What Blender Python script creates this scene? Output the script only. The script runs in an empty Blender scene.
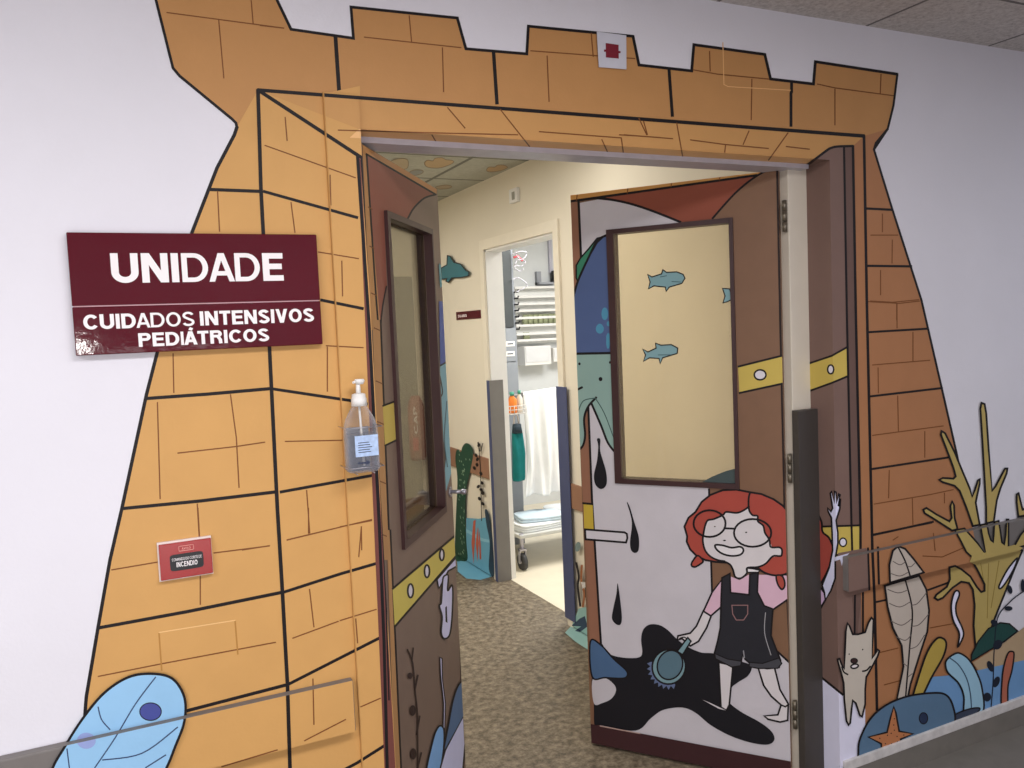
import bpy, bmesh, math, random
from mathutils import Vector, Matrix
from mathutils.geometry import tessellate_polygon
random.seed(4)
COL = bpy.context.scene.collection
V = Vector
# ------------------------------------------------------------------ camera
FPX = 821.516
RT = V((0.90082418, -0.4319847, -0.04364647)); UP = V((0.0686699, 0.04249127, 0.99673414)); FW = V((0.4287193, 0.90087941, -0.06794151))
CAM = V((0, -1.93, 1.59))
def ray(x, y): return FW + RT * ((x - 512) / FPX) - UP * ((y - 384) / FPX)
def on(p, P0, n):
    d = ray(*p); return CAM + d * ((V(P0) - CAM).dot(n) / d.dot(n))
def onx(p, x): return on(p, (x, 0, 0), V((1, 0, 0)))
def ony(p, y): return on(p, (0, y, 0), V((0, 1, 0)))
def onz(p, z): return on(p, (0, 0, z), V((0, 0, 1)))
def pj(x, y, z):
    w = V((x, y, z)) - CAM; k = w.dot(FW)
    return (512 + FPX * w.dot(RT) / k, 384 - FPX * w.dot(UP) / k)
# ------------------------------------------------------------------ materials
def lin(c):
    c = c / 255.0
    return c / 12.92 if c <= 0.04045 else ((c + 0.055) / 1.055) ** 2.4
MATS = {}
def mat(name, rgb, rough=0.5, spec=0.4, var=0.04, scale=14, bump=0.0, bscale=60, metal=0.0, coat=0.0):
    if name in MATS: return MATS[name]
    m = bpy.data.materials.new(name); m.use_nodes = True; nt = m.node_tree; b = nt.nodes['Principled BSDF']
    c = [lin(v) for v in rgb]
    tc = nt.nodes.new('ShaderNodeTexCoord')
    nz = nt.nodes.new('ShaderNodeTexNoise'); nz.inputs['Scale'].default_value = scale; nz.inputs['Detail'].default_value = 4
    nt.links.new(tc.outputs['Object'], nz.inputs['Vector'])
    cr = nt.nodes.new('ShaderNodeValToRGB')
    cr.color_ramp.elements[0].position = 0.3; cr.color_ramp.elements[1].position = 0.7
    cr.color_ramp.elements[0].color = [v * (1 - var) for v in c] + [1]
    cr.color_ramp.elements[1].color = [min(1, v * (1 + var)) for v in c] + [1]
    nt.links.new(nz.outputs['Fac'], cr.inputs['Fac']); nt.links.new(cr.outputs['Color'], b.inputs['Base Color'])
    b.inputs['Roughness'].default_value = rough; b.inputs['Specular IOR Level'].default_value = spec; b.inputs['Metallic'].default_value = metal
    b.inputs['Coat Weight'].default_value = coat; b.inputs['Coat Roughness'].default_value = 0.05
    if bump:
        n2 = nt.nodes.new('ShaderNodeTexNoise'); n2.inputs['Scale'].default_value = bscale; n2.inputs['Detail'].default_value = 3
        nt.links.new(tc.outputs['Object'], n2.inputs['Vector'])
        bp = nt.nodes.new('ShaderNodeBump'); bp.inputs['Strength'].default_value = bump; bp.inputs['Distance'].default_value = 0.01
        nt.links.new(n2.outputs['Fac'], bp.inputs['Height']); nt.links.new(bp.outputs['Normal'], b.inputs['Normal'])
    MATS[name] = m
    return m
def speckle(name, cols, scale, rough, grid=None, gcol=(60, 60, 60), gw=0.012):
    m = bpy.data.materials.new(name); m.use_nodes = True; nt = m.node_tree; b = nt.nodes['Principled BSDF']
    tc = nt.nodes.new('ShaderNodeTexCoord')
    a = nt.nodes.new('ShaderNodeTexNoise'); a.inputs['Scale'].default_value = scale; a.inputs['Detail'].default_value = 8; a.inputs['Roughness'].default_value = 0.75
    nt.links.new(tc.outputs['Object'], a.inputs['Vector'])
    cr = nt.nodes.new('ShaderNodeValToRGB'); el = cr.color_ramp.elements
    n = len(cols)
    for i, c in enumerate(cols):
        e = el[i] if i < 2 else el.new(0.5)
        e.position = 0.32 + 0.36 * i / (n - 1); e.color = [lin(v) for v in c] + [1]
    nt.links.new(a.outputs['Fac'], cr.inputs['Fac']); out = cr.outputs['Color']
    if grid:
        sx = nt.nodes.new('ShaderNodeSeparateXYZ'); nt.links.new(tc.outputs['Object'], sx.inputs[0])
        last = None
        for ax, (step, off) in zip('XY', grid):
            ad = nt.nodes.new('ShaderNodeMath'); ad.operation = 'SUBTRACT'; nt.links.new(sx.outputs[ax], ad.inputs[0]); ad.inputs[1].default_value = off
            pp = nt.nodes.new('ShaderNodeMath'); pp.operation = 'PINGPONG'; nt.links.new(ad.outputs[0], pp.inputs[0]); pp.inputs[1].default_value = step / 2
            lt = nt.nodes.new('ShaderNodeMath'); lt.operation = 'LESS_THAN'; nt.links.new(pp.outputs[0], lt.inputs[0]); lt.inputs[1].default_value = gw / 2
            if last is None: last = lt
            else:
                mx = nt.nodes.new('ShaderNodeMath'); mx.operation = 'MAXIMUM'; nt.links.new(last.outputs[0], mx.inputs[0]); nt.links.new(lt.outputs[0], mx.inputs[1]); last = mx
        mix = nt.nodes.new('ShaderNodeMix'); mix.data_type = 'RGBA'
        nt.links.new(last.outputs[0], mix.inputs['Factor']); nt.links.new(out, mix.inputs['A']); mix.inputs['B'].default_value = [lin(v) for v in gcol] + [1]
        out = mix.outputs['Result']
    nt.links.new(out, b.inputs['Base Color']); b.inputs['Roughness'].default_value = rough; b.inputs['Specular IOR Level'].default_value = 0.3
    bp = nt.nodes.new('ShaderNodeBump'); bp.inputs['Strength'].default_value = 0.15; bp.inputs['Distance'].default_value = 0.005
    nt.links.new(a.outputs['Fac'], bp.inputs['Height']); nt.links.new(bp.outputs['Normal'], b.inputs['Normal'])
    return m
def pane_mat(name, tint, gloss=0.10, op=0.0, opc=(200, 190, 160)):
    m = bpy.data.materials.new(name); m.use_nodes = True; nt = m.node_tree; nt.nodes.clear()
    o = nt.nodes.new('ShaderNodeOutputMaterial'); t = nt.nodes.new('ShaderNodeBsdfTransparent'); g = nt.nodes.new('ShaderNodeBsdfGlossy')
    t.inputs['Color'].default_value = [lin(v) for v in tint] + [1]; g.inputs['Roughness'].default_value = 0.03
    fr = nt.nodes.new('ShaderNodeFresnel'); fr.inputs['IOR'].default_value = 1.45
    ml = nt.nodes.new('ShaderNodeMath'); ml.operation = 'MULTIPLY'; nt.links.new(fr.outputs[0], ml.inputs[0]); ml.inputs[1].default_value = gloss * 10
    mx = nt.nodes.new('ShaderNodeMixShader'); nt.links.new(ml.outputs[0], mx.inputs[0]); nt.links.new(t.outputs[0], mx.inputs[1]); nt.links.new(g.outputs[0], mx.inputs[2])
    last = mx
    if op:
        d = nt.nodes.new('ShaderNodeBsdfDiffuse'); d.inputs['Color'].default_value = [lin(v) for v in opc] + [1]
        m2 = nt.nodes.new('ShaderNodeMixShader'); m2.inputs[0].default_value = op
        nt.links.new(mx.outputs[0], m2.inputs[1]); nt.links.new(d.outputs[0], m2.inputs[2]); last = m2
    nt.links.new(last.outputs[0], o.inputs['Surface'])
    return m
PC = {}
def paint(rgb):
    rgb = tuple(rgb)
    if rgb not in PC: PC[rgb] = mat('printed_vinyl_%d_%d_%d' % rgb, rgb, 0.5, 0.2, 0.03, 9, 0.05, 90)
    return PC[rgb]
# ------------------------------------------------------------------ mesh helpers
def obj(name, bm, mats, parent=None, smooth=False, recalc=True):
    me = bpy.data.meshes.new(name)
    if recalc: bmesh.ops.recalc_face_normals(bm, faces=bm.faces)
    if smooth:
        for f in bm.faces: f.smooth = True
    bm.to_mesh(me); bm.free()
    for m in (mats if isinstance(mats, (list, tuple)) else [mats]): me.materials.append(m)
    o = bpy.data.objects.new(name, me); COL.objects.link(o)
    if parent is not None: setpar(o, parent)
    return o
def setpar(o, p):
    o.parent = p; o.matrix_parent_inverse = wmat(p).inverted()
def wmat(p):
    m = p.matrix_basis
    if p.parent: m = wmat(p.parent) @ p.matrix_parent_inverse @ m
    return m
def tag(o, label, cat, group=None, kind=None):
    o['label'] = label; o['category'] = cat
    if group: o['group'] = group
    if kind: o['kind'] = kind
    return o
def thing(name, label, cat, loc, group=None, kind=None):
    o = bpy.data.objects.new(name, None); COL.objects.link(o); o.location = loc; o.empty_display_size = 0.05
    return tag(o, label, cat, group, kind)
def box(bm, a, b, mi=0, M=None, bev=0.0):
    a = V(a); b = V(b)
    r = bmesh.ops.create_cube(bm, size=1)
    vs = r['verts']
    for v in vs: v.co = V(((a.x + b.x) / 2 + v.co.x * (b.x - a.x), (a.y + b.y) / 2 + v.co.y * (b.y - a.y), (a.z + b.z) / 2 + v.co.z * (b.z - a.z)))
    fs = {f for v in vs for f in v.link_faces}
    for f in fs: f.material_index = mi
    if bev:
        es = {e for v in vs for e in v.link_edges}
        r2 = bmesh.ops.bevel(bm, geom=list(es), offset=bev, segments=2, affect='EDGES', profile=0.6)
        vs = list({v for f in r2['faces'] for v in f.verts} | {v for v in vs if v.is_valid})
        for f in r2['faces']: f.material_index = mi
    if M is not None:
        for v in vs: v.co = M @ v.co
    return bm
def B(*a, **k): return box(bmesh.new(), *a, **k)
def tube(bm, pts, r, seg=10, mi=0, cap=True):
    pts = [V(p) for p in pts]; rings = []
    rr = r if isinstance(r, (list, tuple)) else [r] * len(pts)
    for i, p in enumerate(pts):
        d = (pts[min(i + 1, len(pts) - 1)] - pts[max(i - 1, 0)]).normalized()
        a = d.cross(V((0, 0, 1)) if abs(d.z) < 0.9 else V((1, 0, 0))).normalized(); b = d.cross(a)
        rings.append([bm.verts.new(p + (a * math.cos(t) + b * math.sin(t)) * rr[i]) for t in [2 * math.pi * k / seg for k in range(seg)]])
    for A, Bq in zip(rings, rings[1:]):
        for k in range(seg):
            f = bm.faces.new((A[k], A[(k + 1) % seg], Bq[(k + 1) % seg], Bq[k])); f.material_index = mi; f.smooth = True
    if cap:
        for R in (rings[0], rings[-1]): f = bm.faces.new(R); f.material_index = mi
    return bm
def sections(bm, secs, mi=0, n=28, cap=True, power=4.0):
    """stack of rounded-rectangle sections: (x, y, z, half width, half depth, power)"""
    rings = []
    for s in secs:
        x, y, z, hw, hd = s[:5]; pw = s[5] if len(s) > 5 else power
        R = []
        for k in range(n):
            t = 2 * math.pi * k / n; c, q = math.cos(t), math.sin(t)
            R.append(bm.verts.new((x + hw * math.copysign(abs(c) ** (2 / pw), c), y + hd * math.copysign(abs(q) ** (2 / pw), q), z)))
        rings.append(R)
    for A, Bq in zip(rings, rings[1:]):
        for k in range(n):
            f = bm.faces.new((A[k], A[(k + 1) % n], Bq[(k + 1) % n], Bq[k])); f.material_index = mi; f.smooth = True
    if cap:
        for R in (rings[0], rings[-1]): f = bm.faces.new(R); f.material_index = mi
    return bm
# ------------------------------------------------------------------ printed art on flat surfaces
def hp(p, q, inside):
    a, b = p[1] - q[1], q[0] - p[0]; c = -(a * p[0] + b * p[1])
    if a * inside[0] + b * inside[1] + c < 0: a, b, c = -a, -b, -c
    return (a, b, c)
def clip(poly, h):
    out = []; a, b, c = h
    for i, p in enumerate(poly):
        q = poly[(i + 1) % len(poly)]
        dp, dq = a * p[0] + b * p[1] + c, a * q[0] + b * q[1] + c
        if dp >= 0: out.append(p)
        if (dp > 0 and dq < 0) or (dp < 0 and dq > 0):
            t = dp / (dp - dq); out.append((p[0] + (q[0] - p[0]) * t, p[1] + (q[1] - p[1]) * t))
    return out if len(out) > 2 else []
def area(p): return abs(sum(p[i][0] * p[(i + 1) % len(p)][1] - p[(i + 1) % len(p)][0] * p[i][1] for i in range(len(p)))) / 2
class Surf:
    """a real flat surface (or several joined ones) that carries printed art"""
    def __init__(s, P0, n, regions=(), step=0.00006, base=0.0006):
        s.base = (V(P0), V(n).normalized()); s.regions = list(regions); s.layer = 0; s.step = step; s.off = base
    def split(s, poly):
        todo = [poly]
        for hs, pl in s.regions:
            rest = []
            for p in todo:
                cur = p
                for h in hs:
                    o = clip(cur, (-h[0], -h[1], -h[2]))
                    if o and area(o) > 1e-4: rest.append(o)
                    cur = clip(cur, h)
                    if not cur: break
                if pl and cur and area(cur) > 1e-4: yield cur, pl
            todo = rest
        for p in todo: yield p, s.base
def smoothed(p, closed, n=6):
    out = []; N = len(p)
    for i in range(N if closed else N - 1):
        if closed: a, b, c, d = p[i - 1], p[i], p[(i + 1) % N], p[(i + 2) % N]
        else: a, b, c, d = p[max(i - 1, 0)], p[i], p[i + 1], p[min(i + 2, N - 1)]
        if abs(b[0] - c[0]) + abs(b[1] - c[1]) < 1e-6: continue
        for k in range(n):
            t = k / n; t2 = t * t; t3 = t2 * t
            out.append(tuple(0.5 * (2 * b[j] + (c[j] - a[j]) * t + (2 * a[j] - 5 * b[j] + 4 * c[j] - d[j]) * t2 + (3 * b[j] - a[j] - 3 * c[j] + d[j]) * t3) for j in (0, 1)))
    if not closed: out.append(p[-1])
    return out
K = (30, 26, 28)
class Art:
    def __init__(s, surf): s.S = surf; s.items = []; s.z = (0, 0, 1)
    def Z(s, ox=0, oy=0, k=1): s.z = (ox, oy, k); return s
    def P(s, c):
        if c and not isinstance(c[0], (tuple, list)): c = list(zip(c[::2], c[1::2]))
        ox, oy, k = s.z
        return [(ox + x / k, oy + y / k) for x, y in c]
    def raw(s, col, poly, bump=True):
        if bump: s.S.layer += 1
        s.items.append((tuple(col), poly, s.S.layer)); s.linemode = False; return s
    def f(s, col, c, sm=0):
        p = s.P(c); return s.raw(col, smoothed(p, True) if sm else p)
    def l(s, col, w, c, sm=0, closed=0):
        p = s.P(c)
        if sm and len(p) > 2: p = smoothed(p, closed)
        if not getattr(s, 'linemode', False): s.S.layer += 1
        else: s.S.layer += .12
        p = [q for k, q in enumerate(p) if k == 0 or abs(q[0] - p[k - 1][0]) + abs(q[1] - p[k - 1][1]) > 1e-4]
        if closed and len(p) > 2 and abs(p[0][0] - p[-1][0]) + abs(p[0][1] - p[-1][1]) < 1e-4: p.pop()
        n = len(p); h = w / 2
        if n < 2: return s
        if not closed:      # square caps
            for e0, e1 in ((0, 1), (-1, -2)):
                dx, dy = p[e0][0] - p[e1][0], p[e0][1] - p[e1][1]; L = math.hypot(dx, dy); p[e0] = (p[e0][0] + dx / L * h * .5, p[e0][1] + dy / L * h * .5)
        A_, B_ = [], []
        for k in range(n):
            q = p[k]; a = p[k - 1] if (k or closed) else None; b = p[(k + 1) % n] if (k < n - 1 or closed) else None
            def nor(u, v): L = math.hypot(v[0] - u[0], v[1] - u[1]); return ((-(v[1] - u[1]) / L), (v[0] - u[0]) / L)
            n1 = nor(a, q) if a else None; n2 = nor(q, b) if b else None
            if n1 and n2:
                mx, my = n1[0] + n2[0], n1[1] + n2[1]; L = math.hypot(mx, my)
                if L < .2: mx, my, f = n2[0], n2[1], 1
                else: mx, my = mx / L, my / L; f = min(1.6, 1 / max(.3, mx * n2[0] + my * n2[1]))
            else: (mx, my), f = (n1 or n2), 1
            A_.append((q[0] + mx * h * f, q[1] + my * h * f)); B_.append((q[0] - mx * h * f, q[1] - my * h * f))
        for k in range(n if closed else n - 1):
            m = (k + 1) % n; s.items.append((tuple(col), [A_[k], A_[m], B_[m], B_[k]], s.S.layer))
        s.linemode = True; return s
    def o(s, col, c, sm=1, w=2.0, k=K):
        s.f(col, c, sm); return s.l(k, w, c, sm, 1)
    def e(s, col, cx, cy, rx, ry, w=0, rot=0, k=K):
        cr, sr = math.cos(rot), math.sin(rot)
        c = [(cx + rx * math.cos(t) * cr - ry * math.sin(t) * sr, cy + rx * math.cos(t) * sr + ry * math.sin(t) * cr) for t in [2 * math.pi * i / 28 for i in range(28)]]
        if col: s.f(col, c)
        if w: s.l(k, w, c, 0, 1)
        return s
    def mesh(s, name, parent=None):
        bm = bmesh.new(); mats = []; idx = {}
        for col, poly, lay in s.items:
            if col not in idx: idx[col] = len(mats); mats.append(paint(col))
            clean = [p for i, p in enumerate(poly) if abs(p[0] - poly[i - 1][0]) + abs(p[1] - poly[i - 1][1]) > 1e-5]
            if len(clean) < 3: continue
            tris = tessellate_polygon([[V((p[0], p[1], 0)) for p in clean]]) if len(clean) > 3 else [(0, 1, 2)]
            for t in tris:
                tri = [clean[i] for i in t]
                if area(tri) < 1e-4: continue
                for pp, (P0, n) in s.S.split(tri):
                    O = P0 + n * (s.S.off + lay * s.S.step)
                    vs = [bm.verts.new(on(p, O, n)) for p in pp]
                    f = bm.faces.new(vs); f.material_index = idx[col]
                    f.normal_update()
                    if f.normal.dot(n) < 0: f.normal_flip()
        s.items = []; s.linemode = False
        return obj(name, bm, mats, parent, recalc=False)
# ------------------------------------------------------------------ lettering
def arc(cx_, cy_, rx, ry, a0, a1, n=14):
    return [(cx_ + rx * math.cos(math.radians(a0 + (a1 - a0) * i / n)), cy_ + ry * math.sin(math.radians(a0 + (a1 - a0) * i / n))) for i in range(n + 1)]
def glyph(ch, w):
    h = w / 2; acc = []
    if ch == 'Á': ch = 'A'; acc = [[(.36, 1.08), (.46, 1.26)]]
    G = {'U': (.72, [[(h, 1), (h, .36)] + arc(.36, .36, .36 - h, .36 - h, 180, 360) + [(.72 - h, 1)]]),
         'N': (.72, [[(h, 0), (h, 1)], [(h * 1.1, 1), (.72 - h * 1.1, 0)], [(.72 - h, 0), (.72 - h, 1)]]),
         'I': (w, [[(h, 0), (h, 1)]]),
         'D': (.74, [[(h, 0), (h, 1)], [(h, 1 - h), (.34, 1 - h)] + arc(.34, .5, .40 - h, .5 - h, 90, -90) + [(h, h)]]),
         'A': (.74, [[(h * 1.05, 0), (.37 - h * .1, 1)], [(.74 - h * 1.05, 0), (.37 + h * .1, 1)], [(.16, .29), (.58, .29)]]),
         'E': (.62, [[(h, 0), (h, 1)], [(h, 1 - h), (.62, 1 - h)], [(h, .52), (.58, .52)], [(h, h), (.62, h)]]),
         'C': (.74, [arc(.39, .5, .39 - h, .5 - h, 38, 322, 26)]),
         'O': (.78, [arc(.39, .5, .39 - h, .5 - h, 0, 360, 32)]),
         'S': (.66, [arc(.33, .74, .31 - h, .26 - h, 15, 225, 14) + [(.33, .51)] + arc(.33, .27, .33 - h, .27 - h, 45, -165, 14)]),
         'T': (.62, [[(.31, 0), (.31, 1)], [(0, 1 - h), (.62, 1 - h)]]),
         'V': (.70, [[(h * 1.05, 1), (.35 - h * .1, 0)], [(.70 - h * 1.05, 1), (.35 + h * .1, 0)]]),
         'P': (.66, [[(h, 0), (h, 1)], [(h, 1 - h), (.40, 1 - h)] + arc(.40, .715, .26 - h, .285 - h, 90, -90) + [(h, .43 + h)]]),
         'R': (.70, [[(h, 0), (h, 1)], [(h, 1 - h), (.42, 1 - h)] + arc(.42, .73, .25 - h, .27 - h, 90, -90) + [(h, .46 + h)], [(.45, .5), (.62 - h * .6, .3), (.64 - h * .6, 0)]]),
         'M': (.86, [[(h, 0), (h, 1)], [(h, 1), (.43, .1)], [(.43, .1), (.86 - h, 1)], [(.86 - h, 0), (.86 - h, 1)]]),
         'J': (.56, [[(.56 - h, 1), (.56 - h, .3)] + arc(.29, .3, .27 - h, .3 - h, 0, -180)]),
         ' ': (.22, [])}
    ww, st_ = G[ch]; return ww, st_ + acc
def strokes(body, w, thin=None, gap=.13):
    x = 0; out = []
    for i, ch in enumerate(body):
        wt = thin[1] if (thin and i in thin[0]) else w
        ww, ss = glyph(ch, wt)
        for p in ss: out.append(([(x + a_, b_) for a_, b_ in p], wt))
        nx = body[i + 1] if i + 1 < len(body) else ' '
        x += ww + (0 if ch == ' ' else gap) - (.07 if (ch in 'AÁ') != (nx in 'AÁ') and ch + nx not in ('IA', 'AN') else 0)
    return out, x - gap
def letter_part(name, body, x0, x1, zb, cap, m, parent, at, w=.2, thin=None, gap=.13, lift=V((0, -1, 0))):
    ss, W_ = strokes(body, w, thin, gap); bm = bmesh.new(); kx = (x1 - x0) / W_
    for si, (p, wt) in enumerate(ss):
        h = wt / 2; L = []; R = []; closed = len(p) > 3 and math.hypot(p[0][0] - p[-1][0], p[0][1] - p[-1][1]) < 1e-6
        for i, q in enumerate(p):
            a_ = p[i - 1] if i else (p[-2] if closed else q); b_ = p[i + 1] if i < len(p) - 1 else (p[1] if closed else q)
            dx, dy = b_[0] - a_[0], b_[1] - a_[1]; l_ = math.hypot(dx, dy) or 1
            nx, ny = -dy / l_ * h, dx / l_ * h
            L.append((q[0] + nx, q[1] + ny)); R.append((q[0] - nx, q[1] - ny))
        if len(p) == 2 and abs(p[0][0] - p[1][0]) > .05 and abs(p[0][1] - p[1][1]) > .5:   # diagonals keep level ends
            (ax, ay), (bx, by) = p; l_ = math.hypot(bx - ax, by - ay); hx_ = h * l_ / abs(by - ay)
            L = [(ax - hx_, ay), (bx - hx_, by)]; R = [(ax + hx_, ay), (bx + hx_, by)]
        dd = lift * (si * .00004)
        vl = [bm.verts.new(at(x0 + q[0] * kx, zb + q[1] * cap) + dd) for q in L]; vr = [bm.verts.new(at(x0 + q[0] * kx, zb + q[1] * cap) + dd) for q in R]
        for i in range(len(p) - 1): bm.faces.new((vl[i], vl[i + 1], vr[i + 1], vr[i]))
    return obj(name, bm, m, parent, recalc=False)
# ================================================================== SETTING
CEIL = 2.505; XL, XR, ZT = 0.548, 2.06, 2.074; WT = 0.10; XW = 2.07; CEI = 2.49
wallm = mat('painted_wall', (226, 224, 231), 0.6, 0.3, 0.02, 3, 0.06, 120)
cream = mat('cream_wall', (230, 221, 202), 0.55, 0.3, 0.02, 3, 0.05, 120)
white = mat('white_gloss_paint', (232, 230, 226), 0.4, 0.4, 0.02)
bm = bmesh.new()
box(bm, (-2.2, 0, 0), (XL, WT, CEIL)); box(bm, (XR, 0, 0), (5.0, WT, CEIL)); box(bm, (XL, 0, ZT), (XR, WT, CEIL))
wf = obj('wall_front', bm, wallm); tag(wf, 'white corridor wall pierced by the castle doorway', 'wall', kind='structure')
def structure(name, bm, m, label, cat): return tag(obj(name, bm, m), label, cat, kind='structure')
structure('wall_back', B((-2.2, -2.75, 0), (5.0, -2.65, CEIL)), wallm, 'plain white corridor wall behind the viewer', 'wall')
floorm = speckle('speckled_vinyl', [(64, 56, 46), (98, 87, 72), (122, 110, 92), (156, 143, 122)], 30, 0.45)
structure('floor', B((-2.2, -2.75, -0.1), (5.0, 4.0, 0)), floorm, 'brown speckled vinyl floor', 'floor')
ceilm = speckle('mineral_tile', [(160, 154, 150), (196, 190, 186), (212, 208, 204)], 70, 0.9, ((0.6, 0.43), (0.6, -0.3)), (112, 108, 106), 0.012)
structure('ceiling', B((-2.2, -2.75, CEIL), (5.0, 0.05, CEIL + 0.05)), ceilm, 'grey mineral tile ceiling above the mural wall', 'ceiling')
ceilm2 = speckle('inner_tile', [(168, 168, 156), (180, 180, 168), (188, 188, 176)], 40, 0.8, ((0.6, 0.54), (0.6, 0.29)), (120, 120, 112), 0.024)
structure('ceiling', B((-0.6, 0.05, CEI), (XW + 0.05, 4.0, CEI + 0.06)), ceilm2, 'pale tile ceiling of the unit corridor with painted clouds', 'ceiling')
# inner corridor
DY0, DY1, DZ = 1.83, 2.725, 2.075
bm = bmesh.new(); box(bm, (XW, WT, 0), (XW + 0.11, DY0, CEI)); box(bm, (XW, DY1, 0), (XW + 0.11, 4.0, CEI)); box(bm, (XW, DY0, DZ), (XW + 0.11, DY1, CEI))
structure('wall_right', bm, cream, 'cream wall of the unit corridor with the storage doorway', 'wall')
structure('wall_left', B((-0.7, WT, 0), (-0.6, 4.0, CEI)), cream, 'cream left wall of the unit corridor', 'wall')
structure('wall_far', B((-0.6, 3.9, 0), (XW, 4.0, CEI)), cream, 'cream end wall of the unit corridor', 'wall')
# storage room shell
stw = mat('storage_wall', (214, 216, 216), 0.6, 0.3, 0.02)
bm = bmesh.new(); box(bm, (XW + 0.11, 4.6, 0), (4.6, 4.7, CEI)); structure('wall_storage', bm, stw, 'pale wall at the back of the storage room', 'wall')
structure('wall_storage_right', B((4.6, 0.9, 0), (4.7, 4.7, CEI)), stw, 'pale right wall of the storage room', 'wall')
structure('wall_storage_near', B((XW + 0.11, 0.9, 0), (4.6, 1.0, CEI)), stw, 'pale near wall of the storage room', 'wall')
structure('ceiling', B((XW + 0.11, 0.9, CEI), (4.7, 4.7, CEI + 0.05)), white, 'white ceiling of the storage room', 'ceiling')
structure('floor', B((XW + 0.07, 1.0, -0.1), (4.7, 4.7, 0.003)), mat('cream_lino', (222, 212, 190), 0.35, 0.4, 0.03), 'cream vinyl floor of the storage room', 'floor')
# frame of the double door
framem = mat('cream_frame', (222, 214, 198), 0.4, 0.4, 0.02); steel = mat('brushed_steel', (176, 174, 182), 0.35, 0.5, 0.05, 40, metal=0.7)
bm = bmesh.new(); box(bm, (1.978, WT - 0.004, 0), (XR + 0.008, WT + 0.075, ZT), bev=0.003)
structure('trim_1', bm, framem, 'cream steel door frame post on the right', 'door frame')
structure('trim_2', B((XL - 0.03, WT + 0.002, 0), (0.553, WT + 0.075, ZT)), framem, 'cream steel door frame post on the left', 'door frame')
structure('trim_3', B((XL, .062, 2.058), (XR - .026, WT + .05, ZT + .002)), mat('silver_strip', (196, 192, 202), .4, .5, .06, 30), 'silver strip under the door head', 'door frame')
# left casing, raised from the wall
orange = (206, 158, 96)
structure('trim_4', B((0.465, -0.012, 0), (XL, 0.001, 2.151), bev=0.0025), paint(orange), 'raised casing beside the open doorway', 'casing')
# skirting on the right part
structure('baseboard_front', B((XR + 0.01, -0.012, 0), (5.0, 0, 0.09)), mat('grey_skirting', (122, 117, 110), 0.5, 0.3, 0.08), 'grey skirting under the mural', 'skirting')
structure('trim_5', B((XR + 0.01, -0.014, 0.078), (5.0, 0, 0.112), bev=0.003), mat('worn_white_strip', (212, 208, 206), 0.5, 0.3, 0.12, 30, 0.2, 50), 'worn white strip on top of the skirting', 'skirting')
structure('trim_8', B((XR, -0.5, 0), (5.0, -0.0125, 0.003)), MATS['grey_skirting'], 'smooth grey border strip of the floor along the mural wall', 'floor border')
structure('baseboard_left', B((-2.2, -0.012, 0), (XL, 0, 0.09)), MATS['grey_skirting'], 'grey skirting left of the doorway', 'skirting')
# wall bumper rails
railm = mat('grey_bumper', (118, 113, 110), 0.5, 0.3, 0.05)
RP = -0.025
def rail(x0, x1, z0, z1, label):
    bm = B((x0, RP, z0), (x1, 0, z1), bev=0.004); return tag(obj('bumper_rail', bm, railm), label, 'wall rail', 'bumper rails on the mural wall')
rail(-2.2, 0.452, 0.640, 0.766, 'grey wall bumper rail left of the doorway')
rail(2.084, 5.0, 0.686, 0.800, 'grey wall bumper rail right of the doorway, crossed by the coral')
# ------------------------------------------------------------------ mural wall surface with its raised zones (rails, casing, reveals)
rl = [pj(-2, RP, .766), pj(.45, RP, .766), pj(-2, RP, .640), pj(.45, RP, .640), pj(.45, RP, .766)]
rr = [pj(2.086, RP, .8), pj(5, RP, .8), pj(2.086, RP, .686), pj(5, RP, .686)]
IN_L = (200, 735); IN_R = (930, 555)
railL = ([hp(rl[0], rl[1], IN_L), hp(rl[2], rl[3], IN_L), hp(rl[1], rl[3], IN_L)], (V((0, RP, 0)), V((0, -1, 0))))
railR = ([hp(rr[0], rr[1], IN_R), hp(rr[2], rr[3], IN_R), hp(rr[0], rr[2], IN_R)], (V((0, RP, 0)), V((0, -1, 0))))
cA, cB, cC = pj(.467, -.012, 2.149), pj(.467, -.012, .1), pj(.547, -.012, 2.149)
casing = ([hp(cA, cB, (345, 300)), hp(cA, cC, (345, 300)), hp(pj(XL, -.012, 2.1), pj(XL, -.012, .2), (345, 300))], (V((0, -.012, 0)), V((0, -1, 0))))
sA, sB = pj(XL, 0, ZT), pj(XR, 0, ZT)
soff = ([hp(sA, sB, (600, 153)), hp(sB, pj(XR, WT, ZT), (600, 153)), hp(sA, pj(XL, WT, ZT), (600, 153)), hp(pj(XL, WT, ZT), pj(XR, WT, ZT), (600, 153))], (V((0, 0, ZT)), V((0, 0, -1))))
reveal = ([hp(pj(XR, 0, 2), pj(XR, 0, .3), (815, 300)), hp(sB, pj(XR, WT, ZT), (815, 300)), hp(pj(XR, WT, 2), pj(XR, WT, .3), (815, 300))], (V((XR, 0, 0)), V((-1, 0, 0))))
opening = ([hp(eq[0], eq[1], (600, 400)) for eq in ((pj(XL, -.012, ZT), pj(XL, -.012, .2)), (pj(XR, 0, 2), pj(XR, 0, .3)), (sA, sB))], None)
W = Surf((0, 0, 0), (0, -1, 0), [railL, railR, casing, reveal, soff, opening])
OL, OM, OR_ = (206, 158, 96), (190, 140, 88), (174, 122, 84)  # one brick orange, darkened left to right: light falloff put into the colour
BR = (122, 74, 40)
cm = thing('castle_mural', 'orange brick castle mural printed around the double doorway', 'mural', (1.2, 0, 1.1))
a = Art(W)
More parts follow.
